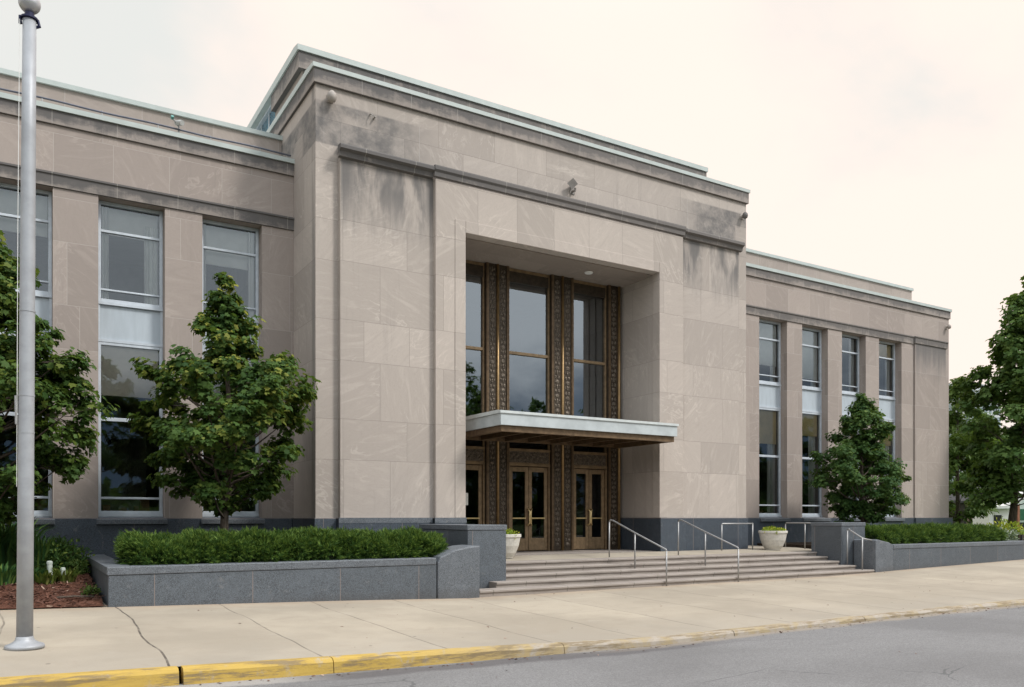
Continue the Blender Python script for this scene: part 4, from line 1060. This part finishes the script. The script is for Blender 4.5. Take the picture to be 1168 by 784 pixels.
# grasses and perennials in the mulch bed
def tuft(name, x, y, z, n, hgt, spread, mat, label, seed, wid=1.0, cat='plant', group=None, droop=.5):
    rs = np.random.RandomState(seed)
    t = thing(name, (x, y, z), label, cat, group)
    a = rs.rand(n) * 6.283; r = spread * .35 * rs.rand(n) ** .5
    P = np.stack([x + r * np.cos(a), y + r * np.sin(a), np.full(n, z - .02)], 1)
    tilt = droop * (.25 + .75 * rs.rand(n)); D = np.stack([np.cos(a) * tilt, np.sin(a) * tilt, np.ones(n)], 1)
    N = np.stack([np.cos(a), np.sin(a), -tilt], 1) * -1 + rs.normal(0, .25, (n, 3))
    sh = [(p[0], p[1] * wid, -p[2] * 1.6 if False else p[2] * 1.3) for p in BLD]
    S = hgt * (.55 + .5 * rs.rand(n))
    leaf_mesh('blades', P, D, N, S, sh, BLD_F, np.stack([rs.rand(n), (rs.rand(n) < .25) * rs.rand(n)], 1).astype(np.float32), mat, t)
    return t
def shrub(name, x, y, z, r, hgt, n, ls, mat, label, seed, cat='shrub', group=None):
    rs = np.random.RandomState(seed); t = thing(name, (x, y, z), label, cat, group)
    d = rs.normal(0, 1, (n, 3)); d[:, 2] = np.abs(d[:, 2]); d /= np.linalg.norm(d, axis=1, keepdims=True)
    lump = 1 + .18 * np.sin(d[:, 0] * 7 + seed) * np.sin(d[:, 1] * 6) + rs.normal(0, .06, n)
    rr = (rs.rand(n) ** .35) * lump
    P = np.stack([x + d[:, 0] * r * rr, y + d[:, 1] * r * rr, z + d[:, 2] * hgt * rr], 1)
    N = d + rs.normal(0, .4, (n, 3)) + np.array((0, 0, .4)); D = d * .6 + rs.normal(0, .6, (n, 3)) + np.array((0, 0, .35))
    leaf_mesh('foliage', P, D, N, ls * (.6 + .7 * rs.rand(n)), OVAL, OVAL_F, np.stack([np.clip(rs.rand(n) * .8, 0, 1), (rs.rand(n) < .2) * rs.rand(n) * (rr > .8)], 1).astype(np.float32), mat, t)
    b = MB()
    for k in range(7):
        aa = k * .9; b.tube([(x, y, z - .03), (x + r * .5 * math.cos(aa), y + r * .5 * math.sin(aa), z + hgt * .6)], [.014, .005], 5, cap=False)
    b.build('stems', BARK, t)
def bz(x, y): return g(x) + .07 + .085 * (y - 14.85)
GG = 'green grass clumps in the mulch bed'
for i, (x, y, n, hh, sp) in enumerate([(-.75, 18.6, 420, 1.05, .9), (-.2, 18.9, 420, 1.1, .9), (.35, 18.6, 360, .8, .8), (-1.9, 17.2, 350, 1.1, .9), (-2.9, 17.6, 350, 1.1, .9)]):
    tuft('grass_clump', x, y, bz(x, y), n, hh, sp, BLADE, ('tall arching grass clump below the left edge tree', 'tall arching grass clump against the granite base behind the flagpole', 'dark grass clump just right of the flagpole', 'tall grass clump past the left edge', 'tall grass clump far past the left edge')[i], 100 + i, .8, group=GG, droop=.75)
for i, (x, y, n, hh, sp) in enumerate([(-.25, 17.0, 260, .42, .7), (-.75, 17.0, 260, .45, .7), (.12, 17.1, 220, .36, .6), (-1.5, 17.0, 220, .4, .7)]):
    tuft('lily_clump', x, y, bz(x, y), n, hh, sp, LEAF_L if False else BLADE, ('low bright clump left of the flagpole base', 'low bright clump at the left picture edge', 'low bright clump hidden by the flagpole', 'low clump past the left edge')[i], 120 + i, 1.4, group='low lily clumps along the front of the bed', droop=.95)
for i, (x, y) in enumerate([(.42, 17.05), (.74, 17.2)]):
    tuft('striped_clump', x, y, bz(x, y), 120, .32, .5, HOSTA, ('yellow striped clump around the white pipe', 'yellow striped clump between the white pipe and the planter')[i], 130 + i, 2.2, group='yellow striped clumps', droop=1.1)
shrub('bed_shrub', .70, 18.6, bz(.70, 18.6), .55, .62, 2400, .075, LEAF_D, 'dark leafy shrub between the flagpole and the planter', 140)
shrub('bed_shrub', 1.0, 18.2, bz(1, 18.2), .2, .26, 500, .06, LEAF_L, 'small rounded shrub by the back of the planter side', 141)
shrub('weed', 1.06, 15.65, bz(1.06, 15.65), .15, .16, 260, .05, LEAF_L, 'small green weed at the foot of the planter side', 142, 'plant')
for i, (x, y, hh, rr) in enumerate([(.52, 17.12, .36, .045), (.74, 17.25, .22, .038)]):
    q = MB(); q.tube([(x, y, bz(x, y) - .05), (x - .02, y, bz(x, y) + hh)], rr, 14); q.lathe(x - .02, y, [(rr * 1.15, bz(x, y) + hh - .02), (rr * 1.1, bz(x, y) + hh + .02), (rr * .6, bz(x, y) + hh + .035)], 14)
    tag(q.build('pipe_cap', PIPE, None), ('taller white plastic pipe cap sticking out of the mulch bed', 'shorter white plastic pipe cap sticking out of the mulch bed')[i], 'pipe', 'white pipe caps')
# bark chips scattered on the mulch
rs = np.random.RandomState(77); n = 5200
cx = rs.uniform(-3, 1.22, n); cyy = rs.uniform(14.87, 17.6, n)
P = np.stack([cx, cyy, [bz(a, c) + .5 * bump(a, c) * sstep((c - 14.86) / .3) - .05 + .05 * sstep((c - 14.86) / .3) + .004 for a, c in zip(cx, cyy)]], 1)
D = rs.normal(0, 1, (n, 3)) * np.array((1, 1, .25)); N = np.array((0, 0, 1.)) + rs.normal(0, .45, (n, 3))
m, nt, out = new_mat('bark_chip'); h = NT(nt); a_ = h.sep(h.n('ShaderNodeAttribute', attribute_name='tone').outputs['Vector'])
h.bsdf(out, h.mix(a_[1], h.mix(a_[0], (.045, .02, .013), (.16, .07, .045)), (.42, .30, .23)), .9)
CHIP = m
o = leaf_mesh('bark_chips', P, D, N, rs.uniform(.03, .10, n), [(0, .12, 0), (0, -.12, 0), (1, -.10, .05), (1, .14, .05)], NEED_F, np.stack([rs.rand(n), (rs.rand(n) < .06) * rs.rand(n)], 1).astype(np.float32), CHIP, None)
kind(o, 'stuff')
tag(MB().tube([(.55, 15.3, bz(.55, 15.3) + .03), (.8, 15.28, bz(.8, 15.3) + .045), (1.1, 15.36, bz(1.1, 15.3) + .03)], [.015, .018, .012], 7).build('fallen_stick', BARK, None), 'thin dark stick lying on the mulch beside the planter corner', 'stick')

rs = np.random.RandomState(91); n = 260
lx = rs.uniform(1, 22, n); edge = rs.rand(n) < .7
ly = np.where(edge, 9.06 - np.abs(rs.normal(0, .10, n)), np.where(rs.rand(n) < .6, rs.uniform(9.4, 14.7, n), rs.uniform(6.5, 9, n)))
P = np.stack([lx, ly, [(walk_z(a, c) if c > 9.2 else road_z(a, c)) + .006 for a, c in zip(lx, ly)]], 1)
D = rs.normal(0, 1, (n, 3)) * np.array((1, 1, .12)); N = np.array((0, 0, 1.)) + rs.normal(0, .25, (n, 3))
o = leaf_mesh('leaf_litter', P, D, N, rs.uniform(.02, .06, n), OVAL, OVAL_F, np.stack([rs.rand(n), (rs.rand(n) < .15) * rs.rand(n)], 1).astype(np.float32), CHIP, None)
kind(o, 'stuff')
# flowers in the bowls and in the right-hand bed
shrub('bowl_flowers', 20.2, 17.6, land(17.6) + .50, .38, .20, 900, .07, PETAL, 'yellow-green flowers filling the right bowl planter', 150, 'flowers')
shrub('bowl_flowers', 10.42, 17.6, land(17.6) + .50, .38, .22, 900, .07, PETAL, 'yellow-green flowers in the left bowl planter, mostly behind the pier', 151, 'flowers')
shrub('flower_bush', 31.6, 16.6, .78, .75, .72, 1500, .10, PETAL, 'yellow-flowered bush behind the end of the right planter', 152, 'flowers')
shrub('flower_bush', 30.7, 16.1, .76, .6, .42, 1200, .08, PETAL_W, 'white-flowered low bush at the end of the right hedge', 153, 'flowers')
shrub('flower_bush', 32.8, 17.4, .8, .8, .5, 1200, .08, PETAL_W, 'pale flowered bush beside the trunk of the large right tree', 154, 'flowers')

# bench at the right edge
t = thing('park_bench', (31.0, 15.0, g(31)), 'dark slatted bench at the right edge beside the planter end', 'bench')
gz = g(31)
b = MB()
for k in range(3): b.box(30.35, 32.1, 14.95 + k * .15, 15.07 + k * .15, gz + .42, gz + .46)
b.build('seat', BRONZE_DARK, t)
b = MB()
for k in range(2): b.box(30.35, 32.1, 15.42, 15.46, gz + .52 + k * .16, gz + .64 + k * .16)
b.build('backrest', BRONZE_DARK, t)
for x in (30.45, 31.95): MB().box(x, x + .06, 14.98, 15.04, gz, gz + .42).box(x, x + .06, 15.38, 15.44, gz, gz + .8).box(x, x + .06, 15.04, 15.38, gz + .38, gz + .42).build('leg', BLACK, t)

# things beyond the right end
YAW = math.atan2(564, 931)
class LM(MB):
    """mesh in the local metres of a turned thing"""
    def put(s, name, mat, t, **k):
        s.v = [tuple(np.array(p) + np.array(ROOTLOC[t.name])) for p in s.v]; return s.build(name, mat, t, **k)
DK = plain('dark_timber', (.022, .019, .017), .7, 0, .3, 2); DKR = plain('dark_roof', (.035, .037, .042), .6)
x, y = bg(1114, 72); t = thing('dark_shed', (x, y, .7), 'dark timber shed with a sloping roof among the trees beyond the building', 'shed'); t.rotation_euler.z = -YAW
LM().box(-1.05, 1.3, 0, 4, 0, 2.6).put('wall', DK, t)
LM().prism([(-1.4, 2.2), (.3, 3.6), (1.5, 3.3), (1.5, 3.42), (.3, 3.75), (-1.4, 2.38)], 'y', -.6, 4.2).put('roof', DKR, t)
LM().prism([(-1.0, 2.61), (1.3, 2.61), (1.3, 3.25), (.3, 3.5)], 'y', .02, 3.9).put('gable', DK, t)
LM().box(-.75, .65, -.05, -.005, .55, 2.1).put('door', plain('brown_door', (.075, .048, .032), .6), t)
LM().box(-1.12, -1.0, -.5, -.38, 0, 2.55).put('post', plain('post_wood', (.16, .11, .08), .7), t)
x, y = bg(1144, 60); t = thing('white_kiosk', (x, y, .7), 'white kiosk with a dark window and an upswept roof', 'kiosk'); t.rotation_euler.z = -YAW
LM().box(-1.0, .95, 0, 2.2, 0, 1.55).put('wall', WHITE, t)
LM().box(-.68, -.12, -.04, .02, .35, 1.1).put('window', BLACK, t)
LM().prism([(-1.1, 1.56), (.2, 1.60), (.9, 1.85), (1.6, 2.55), (2.3, 2.75), (2.3, 2.87), (1.5, 2.72), (.7, 2.05), (.1, 1.80), (-1.1, 1.72)], 'y', -.35, 2.4).put('roof', plain('pale_canvas', (.6, .6, .57), .7), t)
LM().box(.97, 1.12, -.2, -.05, 0, 1.9).put('post', plain('brick_post', (.3, .13, .08), .8), t)
x, y = bg(1166, 66); t = thing('parked_truck', (x, y, .55), 'pale box truck with a dark green panel, parked behind the kiosk', 'truck'); t.rotation_euler.z = -YAW
LM().box(-1.0, 4.2, 0, 2.3, .65, 2.75).put('cargo_box', plain('pale_green_paint', (.45, .52, .48), .4), t, bevel=.05)
LM().box(-.8, 4.0, -.035, -.002, .85, 1.75).put('side_panel', plain('green_panel', (.02, .10, .05), .5), t)
LM().prism([(4.25, .45), (6.3, .45), (6.3, 1.3), (5.7, 2.2), (4.25, 2.2)], 'y', .1, 2.2).put('cab', WHITE, t, bevel=.06)
LM().prism([(4.7, 1.3), (6.15, 1.3), (5.62, 2.05), (4.7, 2.05)], 'y', .07, .098).put('window', BLACK, t)
for xw in (0, 5.3):
    for yw in (.02, 2.0): LM().tube([(xw, yw, .45), (xw, yw + .28, .45)], .45, 20).put('wheel', BLACK, t)
# distant office tower showing over the trees
def tower_mat():
    m, nt, out = new_mat('tower_glass'); h = NT(nt); u, v, p = face_uv(h)
    br = h.n('ShaderNodeTexBrick', offset=0); h.l(h.comb(u, v, 0), br.inputs['Vector']); br.inputs['Scale'].default_value = 1
    br.inputs['Brick Width'].default_value = 2.2; br.inputs['Row Height'].default_value = 3.4; br.inputs['Mortar Size'].default_value = .35
    br.inputs['Color1'].default_value = (.25, .3, .33, 1); br.inputs['Color2'].default_value = (.32, .37, .4, 1); br.inputs['Mortar'].default_value = (.55, .56, .56, 1)
    h.bsdf(out, br.outputs['Color'], .2); return m
t = thing('office_tower', (234, 136, 0), 'pale distant glass office tower rising over the trees at right', 'building')
MB().box(226, 242, 128, 144, 0, 37.5).build('facade', tower_mat(), t)
MB().box(229, 239, 131, 141, 37.5, 40).build('roof_plant', plain('roof_grey', (.4, .41, .42), .6), t)
# far-off wood closing the horizon
rs = np.random.RandomState(5); n = 16000
ang = rs.uniform(R(-20), R(200), n) if False else rs.uniform(0, 2 * math.pi, n)
dist = rs.uniform(120, 175, n); hh = 7 + 3 * np.sin(ang * 9) + 2 * np.sin(ang * 23 + 1)
P = np.stack([20 + dist * np.cos(ang), 10 + dist * np.sin(ang), hh * rs.rand(n) ** .7], 1)
D = rs.normal(0, 1, (n, 3)); N = rs.normal(0, .6, (n, 3)) + np.array((0, 0, .7))
o = leaf_mesh('distant_wood', P, D, N, rs.uniform(2.0, 3.6, n), OVAL, OVAL_F, np.stack([rs.rand(n) * .6, np.zeros(n)], 1).astype(np.float32), LEAF_D, None)
kind(o, 'stuff')

# ------------------------------------------------------------------ light, sky, camera
SUN_EL, SUN_AZ = 48, 140         # degrees; azimuth measured from +Y (into the picture) clockwise to +X
sd = np.array((math.cos(R(SUN_EL)) * math.sin(R(SUN_AZ)), math.cos(R(SUN_EL)) * math.cos(R(SUN_AZ)), math.sin(R(SUN_EL))))
L = bpy.data.lights.new('sun', 'SUN'); L.energy = 1.5; L.angle = R(11); L.color = (1, .965, .915)
lo = bpy.data.objects.new('sun', L); COL.objects.link(lo); lo.location = (0, 0, 40)
from mathutils import Vector
lo.rotation_euler = Vector(-sd).to_track_quat('-Z', 'Y').to_euler()
world = bpy.data.worlds.new('World'); scene.world = world; world.use_nodes = True
nt = world.node_tree; nt.nodes.clear(); h = NT(nt)
out = nt.nodes.new('ShaderNodeOutputWorld'); bg = nt.nodes.new('ShaderNodeBackground'); bg.inputs['Strength'].default_value = .1
sky = nt.nodes.new('ShaderNodeTexSky'); sky.sky_type = 'NISHITA'; sky.sun_disc = False; sky.sun_elevation = R(SUN_EL); sky.sun_rotation = R(SUN_AZ)
tc = nt.nodes.new('ShaderNodeTexCoord').outputs['Generated']
d = h.sep(tc)
zc = h.math('MAXIMUM', d[2], .04)
pl = h.comb(h.math('DIVIDE', d[0], h.math('ADD', zc, .35)), h.math('DIVIDE', d[1], h.math('ADD', zc, .35)), 0)
n1 = h.noise(pl, 1.15, 6, .55, .35); n2 = h.noise(pl, 3.1, 5, .6, .2)
# the cloud deck is thick and grey to the south (behind the camera), thin and bright to the north
south = h.ramp(d[1], .15, -.55)
dens = h.math('ADD', h.math('MULTIPLY', n1, .8), h.math('MULTIPLY', n2, .25))
west = h.math('MULTIPLY', h.ramp(d[0], .42, -.08), h.ramp(d[2], .12, .40))
dens = h.math('ADD', dens, h.math('MULTIPLY', west, .16))
cl_bright = (6.1, 5.25, 4.75); cl_grey = (4.6, 4.65, 4.5)
c = h.mix(h.ramp(dens, .50, .72), cl_bright, cl_grey)
# the southern deck: grey above, blue-grey and heavier towards the horizon
sg = h.mix(h.ramp(h.math('ADD', d[2], h.math('MULTIPLY', h.math('SUBTRACT', n2, .5), .16)), .10, .215), (.95, 1.4, 2.0), (6.9, 7.1, 7.3))
sg = h.mix(h.math('MULTIPLY', h.ramp(n1, .5, .72), .5), sg, (3.6, 3.7, 3.9))
c = h.mix(south, c, sg)
# overcast sky: about three times brighter overhead than near the horizon
zen = h.ramp(d[2], .50, .92, 0, 1.0)
c = h.mix(zen, c, h.mix(1.0, c, (1.8, 1.93, 2.1), 'MULTIPLY'))
c = h.mix(h.ramp(n2, .66, .85, 0, .2), c, sky.outputs[0])
h.l(c, bg.inputs['Color']); h.l(bg.outputs[0], out.inputs['Surface'])

cam = bpy.data.cameras.new('camera'); co = bpy.data.objects.new('camera', cam); COL.objects.link(co)
yaw = math.atan2(564, 931)
co.location = (0, 0, 1.65); co.rotation_euler = (R(90), 0, -yaw)
cam.sensor_width = 36; cam.lens = 931 / 1168 * 36; cam.shift_y = (590 - 392) / 1168
cam.clip_start = .1; cam.clip_end = 3000
scene.camera = co
vs = scene.view_settings; vs.view_transform = 'Standard'; vs.look = 'None'; vs.gamma = 1; vs.use_curve_mapping = False
vs.exposure = .86
scene.render.engine = 'CYCLES'
scene.cycles.use_denoising = True
scene.cycles.max_bounces = 8; scene.cycles.transparent_max_bounces = 12
